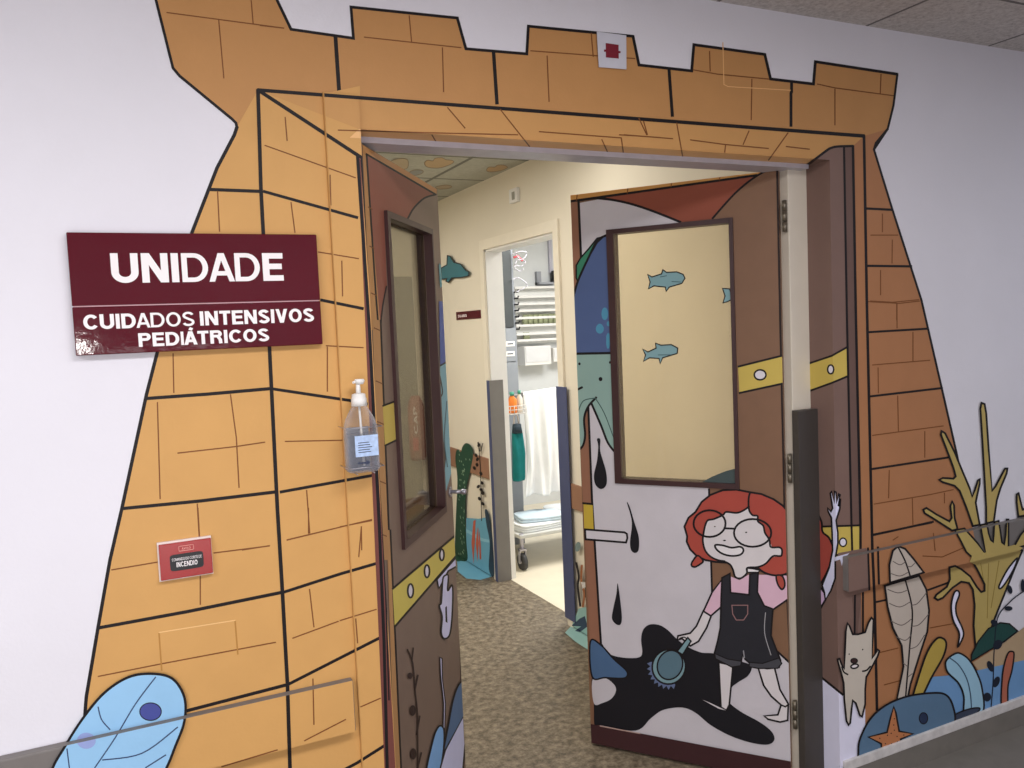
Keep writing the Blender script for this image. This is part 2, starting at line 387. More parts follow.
# --- left tower
a.f(OL, [258, 90, 236, 118, 237, 127, 234.4, 134.8, 217, 168, 191.4, 234, 157.4, 352, 146.5, 394.5, 122, 508, 110, 560, 98, 628, 86.3, 697, 85, 714, 80, 800, 66, 985, 300, 1010, 288.6, 740, 287.5, 684.6, 282.5, 592.6, 277.4, 508, 269.5, 347.7, 261, 190])
a.l(K, 3.6, [237, 127, 234.4, 134.8, 217, 168, 191.4, 234, 157.4, 352, 146.5, 394.5, 122, 508, 110, 560, 98, 628, 86.3, 697, 85, 714, 80, 800, 66, 985])
a.l(K, 3.8, [258, 90, 261, 190, 269.5, 347.7, 277.4, 508, 282.5, 592.6, 287.5, 684.6, 291, 800, 300, 1010])
for c in ([211, 189.5, 261, 191.4], [147.6, 398.4, 209, 394, 269.5, 388.7], [122, 508.6, 200, 501, 279.3, 491.5], [98, 628, 188, 611.5, 280.8, 592.6], [186, 711, 287.5, 684.6]): a.l(K, 3.4, c)
for z, cs in (((0, 0, 2.56), ([557, 490, 562, 592],)),
              ((0, 250, 2.56), ([443, 265, 445, 365], [403, 390, 410, 637], [590, 370, 605, 480, 612, 608], [455, 520, 605, 503, 678, 492], [505, 650, 510, 735], [620, 768, 690, 757])),
              ((0, 508, 2.956), ([585, 0, 590, 90], [330, 183, 465, 160], [632, 133, 797, 112], [592, 200, 592, 285], [290, 498, 470, 462, 815, 397], [655, 765, 820, 715]))):
    a.Z(*z)
    for c in cs: a.l(BR, 1.3, c)
a.Z(0, 508, 2.956)
for c in ([470, 370, 478, 480], [695, 335, 703, 432]): a.l((178, 128, 66), 1.6, c)
a.l((232, 190, 130), 1.0, [470, 368, 695, 332])
a.mesh('left_tower', cm)
# --- battlements
a.Z()
top = [150, -40, 156, 0, 173, 68, 179.7, 76, 234, 121, 237, 127, 258, 90, 864, 136, 887.7, 129, 893.5, 105.5, 897.4, 74.2, 815.4, 61.7, 813.5, 84, 770.6, 79, 764.8, 54.4, 693.9, 44.7, 691.7, 70.9, 639, 65, 633, 36.3, 528.4, 26.2, 526.8, 53.9, 465.9, 48.8, 457.3, 18, 351, 7, 353.5, 38.3, 291, 29.3, 277, 0, 262, -40]
a.f(OM, top)
a.l(K, 2.8, [150, -40, 156, 0, 173, 68, 179.7, 76, 232, 119, 236, 123, 237, 128])
a.l(K, 2.9, [262, -40, 277, 0, 291, 29.3, 353.5, 38.3, 351, 7, 457.3, 18, 465.9, 48.8, 526.8, 53.9, 528.4, 26.2, 633, 36.3, 639, 65, 691.7, 70.9, 693.9, 44.7, 764.8, 54.4, 770.6, 79, 813.5, 84, 815.4, 61.7, 897.4, 74.2])
a.l(K, 2.2, [897.4, 74.2, 893.5, 105.5, 887.7, 129, 874, 149.6])
a.l(K, 4.0, [335.4, 36, 339.3, 94]).l(K, 3.6, [493.6, 52.7, 497, 103.5]).l(K, 3.2, [669, 69.4, 672.4, 116]).l(K, 3, [791.6, 82.7, 791.6, 92, 791, 93, 791, 126])
for z, cs in (((0, 0, 2.56), ([427, 32, 727, 72], [643, 0, 648, 60], [560, 52, 573, 200])),
              ((260, 0, 2.56), ([0, 65, 60, 72], [382, 40, 388, 107], [267, 95, 515, 122], [467, 122, 470, 235], [848, 85, 853, 145], [693, 130, 960, 150], [735, 143, 740, 260])),
              ((580, 20, 4.6545), ([603, 145, 606, 238], [527, 232, 640, 252, 880, 275], [800, 275, 797, 465])),
              ((624, 0, 2.56), ([495, 215, 540, 225, 690, 245], [658, 190, 656, 240], [540, 228, 540, 320]))):
    a.Z(*z)
    for c in cs: a.l(BR, 1.2, c)
a.Z(580, 20, 4.6545).l((226, 178, 120), 0.9, [665, 105, 670, 300, 690, 310, 980, 327])
a.mesh('battlement', cm)
# --- right tower
a.Z()
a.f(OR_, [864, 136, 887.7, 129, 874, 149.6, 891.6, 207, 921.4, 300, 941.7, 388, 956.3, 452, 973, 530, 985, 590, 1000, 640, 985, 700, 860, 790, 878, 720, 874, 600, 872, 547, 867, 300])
a.l(K, 2.2, [874, 149.6, 891.6, 207, 921.4, 300, 941.7, 388, 956.3, 452, 970, 516])
a.l(K, 2.4, [874, 149.6, 876, 143, 887.7, 129])
for z, w, cs in (((760, 120, 3.84), 2.4, ([410, 340, 510, 345], [410, 560, 582, 562])),
              ((764, 300, 2.954), 2.2, ([310, 95, 480, 85], [312, 285, 527, 260], [315, 500, 545, 465], [320, 695, 500, 655])),
              ((784, 498, 2.846), 2.0, ([258, 297, 290, 290], [410, 262, 470, 240], [250, 105, 420, 70])),
              ((760, 120, 3.84), 1.1, ([470, 360, 470, 430], [425, 442, 530, 442], [508, 460, 507, 550], [463, 577, 463, 672], [423, 695, 510, 700, 610, 690], [525, 705, 525, 768])),
              ((764, 300, 2.954), 1.1, ([308, 5, 400, 10, 460, 3], [393, 10, 393, 83], [440, 95, 440, 180], [320, 192, 490, 178], [337, 200, 338, 275], [395, 283, 397, 388], [320, 400, 530, 372], [475, 388, 475, 465], [370, 503, 368, 585], [325, 603, 490, 575, 560, 560], [438, 585, 440, 665], [533, 570, 533, 600])),
              ((784, 498, 2.846), 1.1, ([395, 165, 450, 168, 515, 140], [425, 100, 430, 150], [415, 370, 480, 358], [272, 440, 325, 427], [285, 532, 330, 520], [310, 120, 325, 110]))):
    a.Z(*z)
    for c in cs: a.l(K if w > 1.5 else BR, w, c)
a.Z().l(K, 2.2, [897.4, 74.2, 893.5, 105.5, 887.7, 129, 874, 149.6])
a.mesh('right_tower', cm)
# --- border around the opening (front of the lintel, its underside and the left jamb)
a.Z()
eT, eB = pj(XL, -.012, ZT), pj(XL, -.012, .1)
a.f(OL, [(258, 90), (322, 94), (eT[0] - .5, eT[1] - 42), (eT[0], eT[1]), eB, (300, 1010), (291, 800), (287.5, 684.6), (277.4, 508), (269.5, 347.7), (261, 190)])
dR = pj(XR, WT - .012, ZT)
a.f((198, 149, 92), [(258, 90), (864, 136), (853, 146), (835, 146), (826, 151), (806, 167), dR, pj(XL, WT - .012, ZT), pj(XL, 0, ZT)])
a.f((236, 186, 128), [pj(XL, 0, ZT), pj(XR, 0, ZT), dR, pj(XL, WT - .012, ZT)])  # underside in a lighter orange, its brightness painted into the colour
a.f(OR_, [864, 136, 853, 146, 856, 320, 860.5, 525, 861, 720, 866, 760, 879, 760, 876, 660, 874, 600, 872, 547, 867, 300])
a.l(K, 3.8, [258, 90, 261, 190, 269.5, 347.7, 277.4, 508, 282.5, 592.6, 287.5, 684.6, 291, 800, 300, 1010])
a.l(K, 3.6, [258, 90, 864, 136]).l(K, 2.8, [864, 136, 866.8, 300, 872.3, 547, 874.6, 600, 877, 710])
a.l(K, 3.6, [258, 90, 362, 158])
for c in ([263.7, 191.4, 357.4, 217.6], [321, 300, 363, 308.6], [271.5, 388.7, 350, 400.5, 367, 404], [280.5, 492, 377, 474.6], [282.5, 592.6, 340, 574, 378, 563], [289, 684, 340, 658, 382, 636.7], [340, 772, 357, 763, 387, 744]): a.l(K, 3.0, c)
for z, cs in (((0, 0, 2.56), ([730, 300, 735, 360], [678, 372, 910, 455], [745, 518, 755, 595], [815, 645, 918, 662], [845, 448, 847, 525], [875, 668, 877, 758])),
              ((0, 250, 2.56), ([815, 5, 918, 22], [835, 245, 930, 250], [838, 248, 838, 362], [730, 490, 880, 487], [785, 615, 793, 725], [735, 742, 952, 690], [925, 708, 926, 768])),
              ((340, 480, 2.667), ([0, 125, 85, 108], [57, 125, 50, 205], [0, 375, 97, 345], [42, 370, 47, 435], [55, 605, 108, 582])),
              ((0, 508, 2.956), ([912, 0, 912, 75], [848, 95, 1000, 58], [915, 240, 928, 352], [865, 385, 1000, 335], [925, 505, 928, 640], [900, 688, 1022, 625])),
              ((260, 0, 2.56), ([480, 275, 525, 328], [615, 280, 690, 375], [200, 333, 440, 340, 660, 345], [715, 337, 925, 353, 930, 390], [920, 345, 1024, 352], [440, 345, 450, 362], [875, 357, 890, 390], [970, 303, 990, 345])),
              ((624, 0, 2.56), ([50, 310, 60, 345], [0, 345, 125, 355], [135, 315, 150, 400], [170, 358, 260, 370, 258, 390], [260, 370, 370, 380], [320, 335, 305, 370], [420, 340, 370, 410], [415, 375, 475, 382]))):
    a.Z(*z)
    for c in cs: a.l(BR, 1.2, c)
a.Z()
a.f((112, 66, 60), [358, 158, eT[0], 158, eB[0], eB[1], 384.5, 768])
a.l(K, 3.2, [357.5, 156, 369.5, 330, 379.5, 530, 384, 640, 388, 800]).l(K, 1.6, [361.4, 160, 374, 345, 386, 600, 389, 700])
a.mesh('doorway_border', cm)
# --- painted brown door edge on the right jamb
BN = (128, 103, 94); YE = (206, 182, 92)
a.f(BN, [802, 168, 806, 165, 826, 151, 835, 146, 853, 146, 856, 320, 860, 525, 861, 600, 863, 705, 842, 694, 821, 677, 800, 660])
a.f((112, 88, 80), [844, 147, 853, 146, 856, 320, 860, 525, 861, 600, 857, 640, 852, 600, 851, 525, 847, 320])
a.Z(764, 300, 2.954).f(YE, [125, 190, 200, 165, 248, 138, 248, 225, 200, 245, 125, 272]).l(K, 2.0, [125, 190, 200, 165, 248, 138]).l(K, 2, [248, 225, 200, 245, 125, 272]).e((225, 222, 232), 197, 205, 9, 13, 1.6)
a.Z(784, 498, 2.846).f(YE, [90, 82, 215, 78, 218, 165, 175, 172, 90, 160]).l(K, 2, [90, 82, 215, 78]).l(K, 2, [90, 160, 218, 165]).e((225, 222, 235), 168, 126, 10, 12, 1.4)
a.Z().l(K, 2.2, [844, 147, 847, 320, 851.5, 525, 852.5, 560]).l(K, 2.6, [853, 146, 856, 320, 860.5, 525, 860.5, 556]).l(K, 2.4, [802, 168, 806, 166, 826, 151, 831, 148, 838, 146.5, 853, 146], 1)
a.l(K, 2, [855, 591, 854.5, 650]).l(K, 2, [863, 590, 863, 640]).l(K, 2, [868, 551, 869.4, 586]).l(K, 2, [878, 547, 879, 584])
a.f(BN, [838, 553, 866, 548, 868, 552, 870, 590, 838, 600]).l(K, 2, [868, 548, 869.4, 590])
a.mesh('painted_door_edge', cm)
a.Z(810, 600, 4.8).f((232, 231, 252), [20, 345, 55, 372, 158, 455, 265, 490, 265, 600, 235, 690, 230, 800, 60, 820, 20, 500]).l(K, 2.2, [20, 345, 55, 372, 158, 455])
a.mesh('painted_floor', cm)
# ------------------------------------------------------------------ painted figures on the wall
def fig(name, label, cat='mural'):
    return tag(a.mesh(name), label, cat)
a.Z(670, 480, 5.689)
a.o((170, 78, 68), [800, 195, 838, 195, 862, 240, 868, 295, 905, 330, 930, 400, 915, 470, 880, 550, 845, 600, 800, 610], 1, 2)
a.o((214, 182, 214), [850, 605, 878, 640, 885, 680, 850, 740, 810, 740, 810, 605], 0, 2)
a.o((226, 226, 252), [865, 600, 905, 500, 925, 400, 922, 300, 918, 215, 900, 180, 897, 160, 915, 180, 925, 160, 912, 75, 920, 65, 935, 130, 935, 65, 945, 70, 948, 130, 960, 80, 968, 85, 958, 150, 970, 105, 966, 165, 945, 230, 955, 300, 955, 360, 940, 450, 940, 560, 915, 630, 885, 680, 878, 640], 0, 1.8)
a.f((214, 214, 236), [935, 440, 1022, 415, 985, 450, 978, 490, 968, 452, 936, 462])
fig('painted_waver', 'red hair and raised lavender waving hand painted on the right door jamb')
D = (204, 195, 182)
a.Z(900, 540, 3.84)
a.f((114, 158, 204), [60, 620, 80, 560, 130, 525, 250, 515, 300, 500, 476, 460, 520, 450, 520, 620, 300, 680, 200, 710])
fig('painted_sea', 'flat blue sea painted low on the wall behind the pale blue tube plant')
a.f((184, 160, 128), [280, 470, 400, 395, 476, 335, 520, 310, 520, 452, 300, 500])
fig('painted_sand', 'tan painted sand bank to the right of the green mound')
CO = (186, 165, 100)
a.Z(910, 390, 4.263)
a.o(CO, [57, 510, 70, 503, 112, 530, 168, 560, 178, 545, 172, 495, 180, 475, 188, 492, 190, 545, 203, 593, 180, 599, 150, 580, 95, 545, 62, 525], 0, 2)
a.o(CO, [268, 580, 240, 500, 212, 430, 190, 408, 140, 393, 125, 383, 140, 375, 185, 378, 195, 368, 185, 330, 155, 250, 132, 190, 135, 175, 150, 185, 190, 265, 225, 350, 255, 420, 265, 455, 275, 430, 290, 385, 298, 380, 297, 400, 285, 455, 280, 480, 297, 574], 0, 2)
a.o(CO, [325, 568, 325, 500, 318, 380, 308, 200, 300, 80, 305, 55, 318, 60, 325, 100, 335, 250, 350, 430, 365, 410, 405, 335, 415, 335, 412, 355, 385, 420, 370, 470, 357, 561], 0, 2)
a.o(CO, [455, 445, 463, 440, 470, 470, 480, 510, 520, 495, 520, 530, 462, 540, 455, 480], 0, 2)
a.o(CO, [192, 598, 232, 590, 290, 655, 325, 705, 312, 640, 300, 576, 328, 570, 335, 610, 345, 640, 355, 648, 357, 620, 360, 563, 378, 558, 385, 600, 392, 650, 402, 658, 408, 620, 412, 552, 420, 552, 420, 680, 440, 675, 470, 620, 520, 560, 520, 655, 275, 722, 240, 690, 215, 640], 0, 1.8)
a.Z(900, 540, 3.84)
a.o(CO, [190, 105, 192, 150, 180, 180, 140, 210, 133, 222, 145, 230, 165, 222, 200, 185, 235, 160, 265, 165, 280, 190, 287, 250, 283, 330, 290, 410, 330, 400, 360, 310, 400, 210, 440, 110, 470, 40, 440, 30, 275, 75, 300, 120, 325, 170, 325, 195, 312, 200, 295, 180, 270, 140, 235, 112, 212, 100], 0, 2)
a.f(CO, [268, 84, 276, 62, 440, 18, 472, 30, 440, 60, 300, 100])
a.o((232, 231, 252), [450, 70, 415, 110, 385, 165, 380, 185, 392, 182, 415, 150, 440, 105], 1, 1.8)
a.l((150, 128, 62), 0.8, [340, 90, 335, 300]).l((150, 128, 62), 0.8, [380, 80, 350, 260]).l((150, 128, 62), 0.8, [310, 90, 320, 150])
fig('painted_coral', 'tall branching mustard yellow coral painted across the right rail')
a.o((38, 76, 72), [275, 465, 275, 440, 300, 390, 340, 340, 385, 318, 420, 322, 452, 350, 400, 390, 340, 425], 0, 1.5)
fig('painted_mound', 'dark green mound painted at the foot of the yellow coral')
DK = (32, 38, 52)
a.l(DK, 1.1, [520, 185, 476, 197, 420, 240, 375, 300, 362, 420, 358, 540, 350, 640], 1)
for x, y, rx, ry, r in ((422, 190, 9, 17, -.3), (417, 263, 15, 9, 0), (472, 175, 8, 25, 0), (362, 318, 15, 11, .6), (375, 402, 16, 20, .6), (347, 485, 11, 22, -.4), (370, 545, 12, 22, .4), (335, 603, 15, 17, 0)): a.e(DK, x, y, rx, ry, 0, r)
fig('painted_vine', 'thin dark vine with round leaves painted below the coral')
a.o((182, 108, 86), [430, 428, 438, 440, 430, 500, 415, 560, 412, 640, 390, 640, 392, 540, 400, 480, 415, 435], 1, 1.6)
fig('painted_sprout', 'terracotta finger sprout painted at the right end of the sea')
a.o((232, 231, 252), [222, 195, 228, 210, 215, 250, 218, 290, 240, 340, 243, 370, 222, 410, 228, 360, 205, 310, 197, 265, 200, 230, 210, 200], 1, 1.8)
fig('painted_ribbon', 'curling white ribbon painted between the feather and the coral')
a.o((158, 200, 222), [175, 480, 180, 460, 205, 440, 230, 435, 265, 460, 295, 510, 315, 570, 318, 660, 250, 675, 245, 600, 225, 550, 185, 510], 1, 1.8)
a.l((56, 80, 110), 1.2, [190, 452, 225, 480, 255, 530, 270, 590, 275, 660], 1)
fig('painted_tube_plant', 'pale blue curved tube plant painted beside the yellow leaf')
a.o((184, 160, 78), [40, 640, 70, 530, 105, 430, 140, 380, 165, 378, 178, 400, 165, 450, 120, 530, 60, 650], 1, 2)
fig('painted_leaf', 'rounded mustard leaf painted right of the grey feather')
a.Z(784, 498, 2.846)
FE = (196, 185, 173)
a.o(FE, [302, 241, 300, 190, 310, 150, 325, 137, 345, 145, 370, 175, 398, 212], 0, 2)
a.o(FE, [287, 250, 385, 221, 405, 260, 413, 320, 408, 380, 385, 450, 360, 530, 350, 580, 318, 590, 340, 480, 335, 420, 310, 370, 295, 310], 0, 2)
a.l(K, 1.6, [325, 140, 345, 180, 360, 225], 1).l(K, 1.6, [345, 232, 365, 320, 358, 420, 345, 580], 1)
for c in ([300, 300, 330, 310, 360, 295], [305, 350, 335, 362, 362, 345], [320, 395, 345, 405, 362, 390], [405, 270, 380, 300, 362, 305], [412, 330, 385, 360, 364, 365], [400, 390, 380, 420, 358, 430], [295, 260, 325, 270, 352, 262], [310, 180, 330, 190, 345, 182], [305, 215, 330, 222, 352, 212], [372, 185, 362, 195, 352, 195], [340, 470, 352, 480], [365, 500, 352, 510]): a.l((110, 100, 96), 0.9, c, 1)
fig('painted_feather', 'big grey feather shaped leaf painted between the dog and the yellow leaf')
a.o((58, 68, 88), [430, 660, 455, 635, 500, 610, 540, 598, 556, 604, 500, 650], 1, 1.5)
fig('painted_rock', 'small dark rock painted between the whale and the pale blue tube plant')
a.o((92, 122, 150), [190, 800, 210, 740, 215, 690, 245, 630, 290, 590, 350, 565, 420, 555, 460, 560, 480, 590, 485, 640, 440, 665, 300, 740], 1, 2)
a.e((44, 56, 84), 397, 627, 12, 16, 1)
fig('painted_whale', 'rounded dark blue whale painted behind the orange starfish')
a.Z(810, 600, 4.8)
a.o((190, 124, 82), [402, 512, 412, 540, 428, 630, 495, 642, 435, 668, 444, 700, 400, 715, 345, 735, 342, 690, 280, 658, 370, 635, 385, 570], 0, 1.8)
for x, y in ((402, 600), (390, 640), (372, 650), (418, 655), (335, 664), (405, 570), (450, 648), (362, 690), (392, 690), (420, 680), (405, 625)): a.e(K, x, y, 3, 3)
fig('painted_starfish', 'orange spotted starfish painted low on the dark blue whale')
a.o(D, [180, 112, 190, 125, 205, 165, 230, 165, 265, 155, 280, 110, 295, 85, 305, 95, 302, 160, 298, 280, 318, 250, 325, 238, 333, 245, 325, 270, 290, 335, 270, 370, 265, 430, 265, 500, 250, 560, 240, 555, 220, 495, 205, 482, 200, 520, 193, 590, 185, 600, 175, 580, 165, 480, 162, 400, 150, 350, 135, 300, 132, 285, 142, 282, 152, 310, 165, 330, 168, 250, 172, 150], 0, 1.9)
a.e(K, 188, 260, 3, 4).e(K, 253, 238, 3, 4).e((60, 40, 40), 212, 292, 16, 12, 1).e((228, 222, 222), 214, 318, 18, 10, 1.6, -.2).l(K, 1.6, [153, 320, 162, 345, 182, 358], 1).l(K, 1.6, [252, 342, 272, 337, 290, 318], 1)
fig('painted_dog', 'beige dog with raised paws painted standing beside the doorway')
a.Z(0, 508, 2.956)
a.o((150, 196, 232), [150, 790, 195, 700, 250, 615, 310, 545, 380, 500, 450, 490, 510, 505, 545, 560, 545, 630, 520, 700, 480, 790, 400, 890, 260, 930, 170, 890], 1, 2.6)
for c in ([460, 500, 400, 580, 340, 680, 280, 768], [290, 588, 300, 625, 325, 655], [303, 745, 420, 725, 525, 648], [430, 768, 490, 730], [198, 712, 205, 768]): a.l((52, 66, 104), 1.3, c, 1)
a.e((74, 82, 152), 445, 602, 32, 26, 1).e((150, 164, 214), 255, 688, 28, 24)
fig('painted_oval_leaf', 'light blue oval leaf with a dark spot painted low on the left')
# ================================================================== WALL FITTINGS (front wall)
maroon = mat('maroon_enamel', (84, 10, 26), 0.07, 0.3, 0.05, 6, 0.05, 30); ink = mat('white_lettering', (244, 238, 238), 0.5, 0.3, 0.01)
sg = thing('department_sign', 'large maroon sign reading UNIDADE CUIDADOS INTENSIVOS PEDIÁTRICOS on the left', 'sign', (.176, 0, 1.7))
TL, TR, BL, BRr = ony((66.4, 231.3), -.02), ony((316.4, 235.2), -.02), ony((75.4, 355.9), -.02), ony((323, 344.1), -.02)
sx0, sx1 = (TL.x + BL.x) / 2, (TR.x + BRr.x) / 2; sz1, sz0 = (TL.z + TR.z) / 2, (BL.z + BRr.z) / 2
zm = ony((200, 303.5), -.02).z
obj('sign_panel', B((sx0, -.02, zm + .001), (sx1, -.001, sz1), bev=.002), maroon, sg)
obj('sign_panel', B((sx0, -.02, sz0), (sx1, -.001, zm - .001), bev=.002), maroon, sg)
obj('divider_strip', B((sx0 + .003, -.0204, zm - .0012), (sx1 - .003, -.004, zm + .0012)), mat('pale_seam', (190, 150, 156), .4), sg)
def tline(body, pl, pr, ptop, bold, name='lettering'):
    L, R, T = ony(pl, -.0208), ony(pr, -.0208), ony(ptop, -.0208)
    zb = (L.z + R.z) / 2
    return letter_part(name, body, L.x, R.x, zb, T.z - zb, ink, sg, lambda u, w: V((u, -.0208, w)), *bold)
Zs = lambda x, y: (50 + x / 3.531, 220 + y / 3.531)
tline('UNIDADE', Zs(219, 222), Zs(826, 215), Zs(520, 117), (.2, ((3, 4, 5), .155), .085))
tline('CUIDADOS INTENSIVOS', Zs(119, 384), Zs(933, 362), Zs(520, 323), (.2, ((4, 5, 6, 7), .15), .085))
tline('PEDIÁTRICOS', Zs(314, 446), Zs(775, 430), Zs(545, 391), (.2, ((3,), .155), .085))
# fire sign
fs = thing('fire_sign', 'small red fire notice with a black panel reading INCENDIO', 'sign', (.1, 0, 1.16))
q = [ony(p, -.014) for p in ((158.5, 545), (211, 538.5), (213, 573), (161, 581))]
fx0, fx1 = (q[0].x + q[3].x) / 2, (q[1].x + q[2].x) / 2; fz1, fz0 = (q[0].z + q[1].z) / 2, (q[2].z + q[3].z) / 2
red = mat('red_plastic', (158, 36, 36), 0.25, 0.5, 0.04)
obj('backing_plate', B((fx0 - .003, -.008, fz0 - .003), (fx1 + .001, -.001, fz1 + .004)), mat('white_plastic', (228, 214, 208), .4), fs)
obj('red_face', B((fx0, -.014, fz0), (fx1, -.008, fz1), bev=.0015), red, fs)
def F2(u, v): return (fx0 + (fx1 - fx0) * u, fz0 + (fz1 - fz0) * v)
p0, p1 = F2(.19, .22), F2(.83, .68)
bm = bmesh.new(); sections(bm, [((p0[0] + p1[0]) / 2, 0, 0, (p1[0] - p0[0]) / 2, (p1[1] - p0[1]) / 2, 8), ((p0[0] + p1[0]) / 2, 0, .0012, (p1[0] - p0[0]) / 2, (p1[1] - p0[1]) / 2, 8)])
for v in bm.verts: v.co = V((v.co.x, -.0139 - v.co.z, v.co.y + (p0[1] + p1[1]) / 2))
obj('black_panel', bm, mat('black_plastic', (20, 20, 24), .3), fs)
inkr = mat('pink_lettering', (226, 150, 140), .5)
def small(body, u0, u1, v0, v1, m, bold=.17):
    A_, B_ = F2(u0, v0), F2(u1, v1); return letter_part('lettering', body, A_[0], B_[0], A_[1], B_[1] - A_[1], m, fs, lambda u, w: V((u, -.0154, w)), bold)
small('COMANDO DO CORTE DE', .23, .80, .50, .58, ink, .12); small('INCENDIO', .31, .71, .32, .46, ink, .17); small('AVISO', .43, .60, .79, .855, inkr)
bm = bmesh.new()
for (u0, v0, u1, v1) in ((.37, .75, .66, .765), (.37, .885, .66, .90), (.37, .75, .38, .90), (.65, .75, .66, .90)):
    A_, B_ = F2(u0, v0), F2(u1, v1); box(bm, (A_[0], -.0148, A_[1]), (B_[0], -.0138, B_[1]))
obj('label_outline', bm, inkr, fs)
# taped paper above the lintel
pp = thing('taped_paper', 'pale paper with a dark red square taped on the battlements', 'paper', (1.1, 0, 2.27))
q = [ony(p, -.008) for p in ((597, 31.5), (626.3, 35.3), (626.5, 69.3), (599, 67))]
bm = bmesh.new(); f = bm.faces.new([bm.verts.new(v) for v in q]); e = bmesh.ops.extrude_face_region(bm, geom=[f])
for v in [g for g in e['geom'] if isinstance(g, bmesh.types.BMVert)]: v.co.y = -.0062
obj('paper_sheet', bm, mat('grey_paper', (206, 206, 216), .6, .3), pp)
q = [ony(p, -.0086) for p in ((605.7, 43), (618.6, 44.8), (618.8, 58.6), (605.9, 57.4))]
bm = bmesh.new(); bm.faces.new([bm.verts.new(v) for v in q])
for c in ((604, 49.5, 606, 51.8), (618.5, 51, 620.6, 53.2)):
    bm.faces.new([bm.verts.new(ony(p, -.0086)) for p in ((c[0], c[1]), (c[2], c[1]), (c[2], c[3]), (c[0], c[3]))])
obj('red_square', bm, mat('dark_red_print', (122, 26, 44), .5), pp)
# hand sanitiser bottle on its bracket
sb = thing('sanitizer_bottle', 'clear pump bottle of hand sanitiser hung on the left jamb', 'bottle', (.50, -.045, 1.25))
YB = -.050
cx = ony((360.5, 430), YB).x
zb_, znk, zc2, zcap, ztop = [ony((360, y), YB).z for y in (471, 404, 394, 392, 379)]
hw, hd = .0385, .030
def clear_mat(name, tint, edge, e0, e1):
    m = bpy.data.materials.new(name); m.use_nodes = True; nt = m.node_tree; nt.nodes.clear()
    o = nt.nodes.new('ShaderNodeOutputMaterial'); t = nt.nodes.new('ShaderNodeBsdfTransparent'); t.inputs['Color'].default_value = [lin(v) for v in tint] + [1]
    d = nt.nodes.new('ShaderNodeBsdfPrincipled'); d.inputs['Base Color'].default_value = [lin(v) for v in edge] + [1]; d.inputs['Roughness'].default_value = .12
    lw = nt.nodes.new('ShaderNodeLayerWeight'); lw.inputs['Blend'].default_value = .35
    mr = nt.nodes.new('ShaderNodeMapRange'); nt.links.new(lw.outputs['Facing'], mr.inputs['Value']); mr.inputs['To Min'].default_value = e0; mr.inputs['To Max'].default_value = e1
    mx = nt.nodes.new('ShaderNodeMixShader'); nt.links.new(mr.outputs['Result'], mx.inputs[0]); nt.links.new(t.outputs[0], mx.inputs[1]); nt.links.new(d.outputs[0], mx.inputs[2]); nt.links.new(mx.outputs[0], o.inputs['Surface'])
    return m
bot = clear_mat('clear_plastic', (246, 246, 246), (226, 226, 232), .05, .62)
liq = clear_mat('clear_gel', (228, 231, 238), (200, 206, 218), .10, .55)
H = znk - zb_
bm = bmesh.new(); sections(bm, [(cx, YB, zb_, hw * .9, hd * .9), (cx, YB, zb_ + .006, hw, hd), (cx, YB, zb_ + H * .55, hw, hd), (cx, YB, zb_ + H * .66, hw * .98, hd * .97, 3.4), (cx, YB, zb_ + H * .78, hw * .86, hd * .86, 3), (cx, YB, zb_ + H * .9, hw * .62, hd * .66, 2.4), (cx, YB, zb_ + H * .97, .0165, .0165, 2), (cx, YB, znk, .0150, .0150, 2)])
obj('bottle_body', bm, bot, sb)
bm = bmesh.new(); sections(bm, [(cx, YB, zb_ + .004, hw * .88, hd * .88), (cx, YB, zb_ + .01, hw * .95, hd * .95), (cx, YB, zb_ + H * .56, hw * .95, hd * .95)])
obj('gel', bm, liq, sb)
bm = bmesh.new(); sections(bm, [(cx, YB, znk - .004, .0185, .0185, 2), (cx, YB, zc2 - .010, .0178, .0178, 2), (cx, YB, zc2 - .009, .0165, .0165, 2), (cx, YB, zc2, .0155, .0155, 2), (cx, YB, zc2 + .002, .010, .010, 2)], n=24)
obj('pump_collar', bm, white, sb)
bm = bmesh.new(); tube(bm, [(cx, YB, zcap - .004), (cx, YB, ztop - .010)], [.006, .0048], 14)
sections(bm, [(cx + .004, YB, ztop - .012, .0085, .007, 2.6), (cx + .004, YB - .001, ztop - .004, .012, .008, 2.6), (cx + .003, YB - .001, ztop, .0105, .0075, 2.6)], n=20)
tube(bm, [(cx - .006, YB, ztop - .006), (cx - .012, YB - .004, ztop - .007)], .003, 8)
obj('pump_head', bm, white, sb)
obj('dip_tube', tube(bmesh.new(), [(cx, YB, znk), (cx + .004, YB, zb_ + .012)], .0028, 8), white, sb)
LW = hw * .82
obj('bottle_label', B((cx - LW * .72, YB - hd - .0012, zb_ + H * .24), (cx + LW, YB - hd - .0004, zb_ + H * .55)), mat('label_paper', (178, 200, 234), .5, .3, .14, 120), sb)
bm = bmesh.new()
for i in range(5): box(bm, (cx - LW * .5, YB - hd - .0016, zb_ + H * (.30 + .035 * i)), (cx + LW * random.uniform(.3, .9), YB - hd - .0011, zb_ + H * (.312 + .035 * i)))
box(bm, (cx - LW * .6, YB - hd - .0016, zb_ + H * .135), (cx + LW * .1, YB - hd - .0009, zb_ + H * .158))
f = bm.faces.new([bm.verts.new((cx + LW * x, YB - hd - .0014, zb_ + H * z)) for x, z in ((.05, .11), (.34, .147), (.05, .185))])
obj('label_print', bm, mat('dark_print', (52, 60, 84), .5), sb)
brk = thing('bottle_bracket', 'wire bracket with a grey back plate behind the sanitiser bottle', 'bracket', (cx, 0, 1.25))
obj('back_plate', B((cx - .028, -.0185, zb_ - .004), (cx + .028, -.0135, zb_ + .10), bev=.001), mat('grey_plastic', (150, 152, 158), .4), brk)
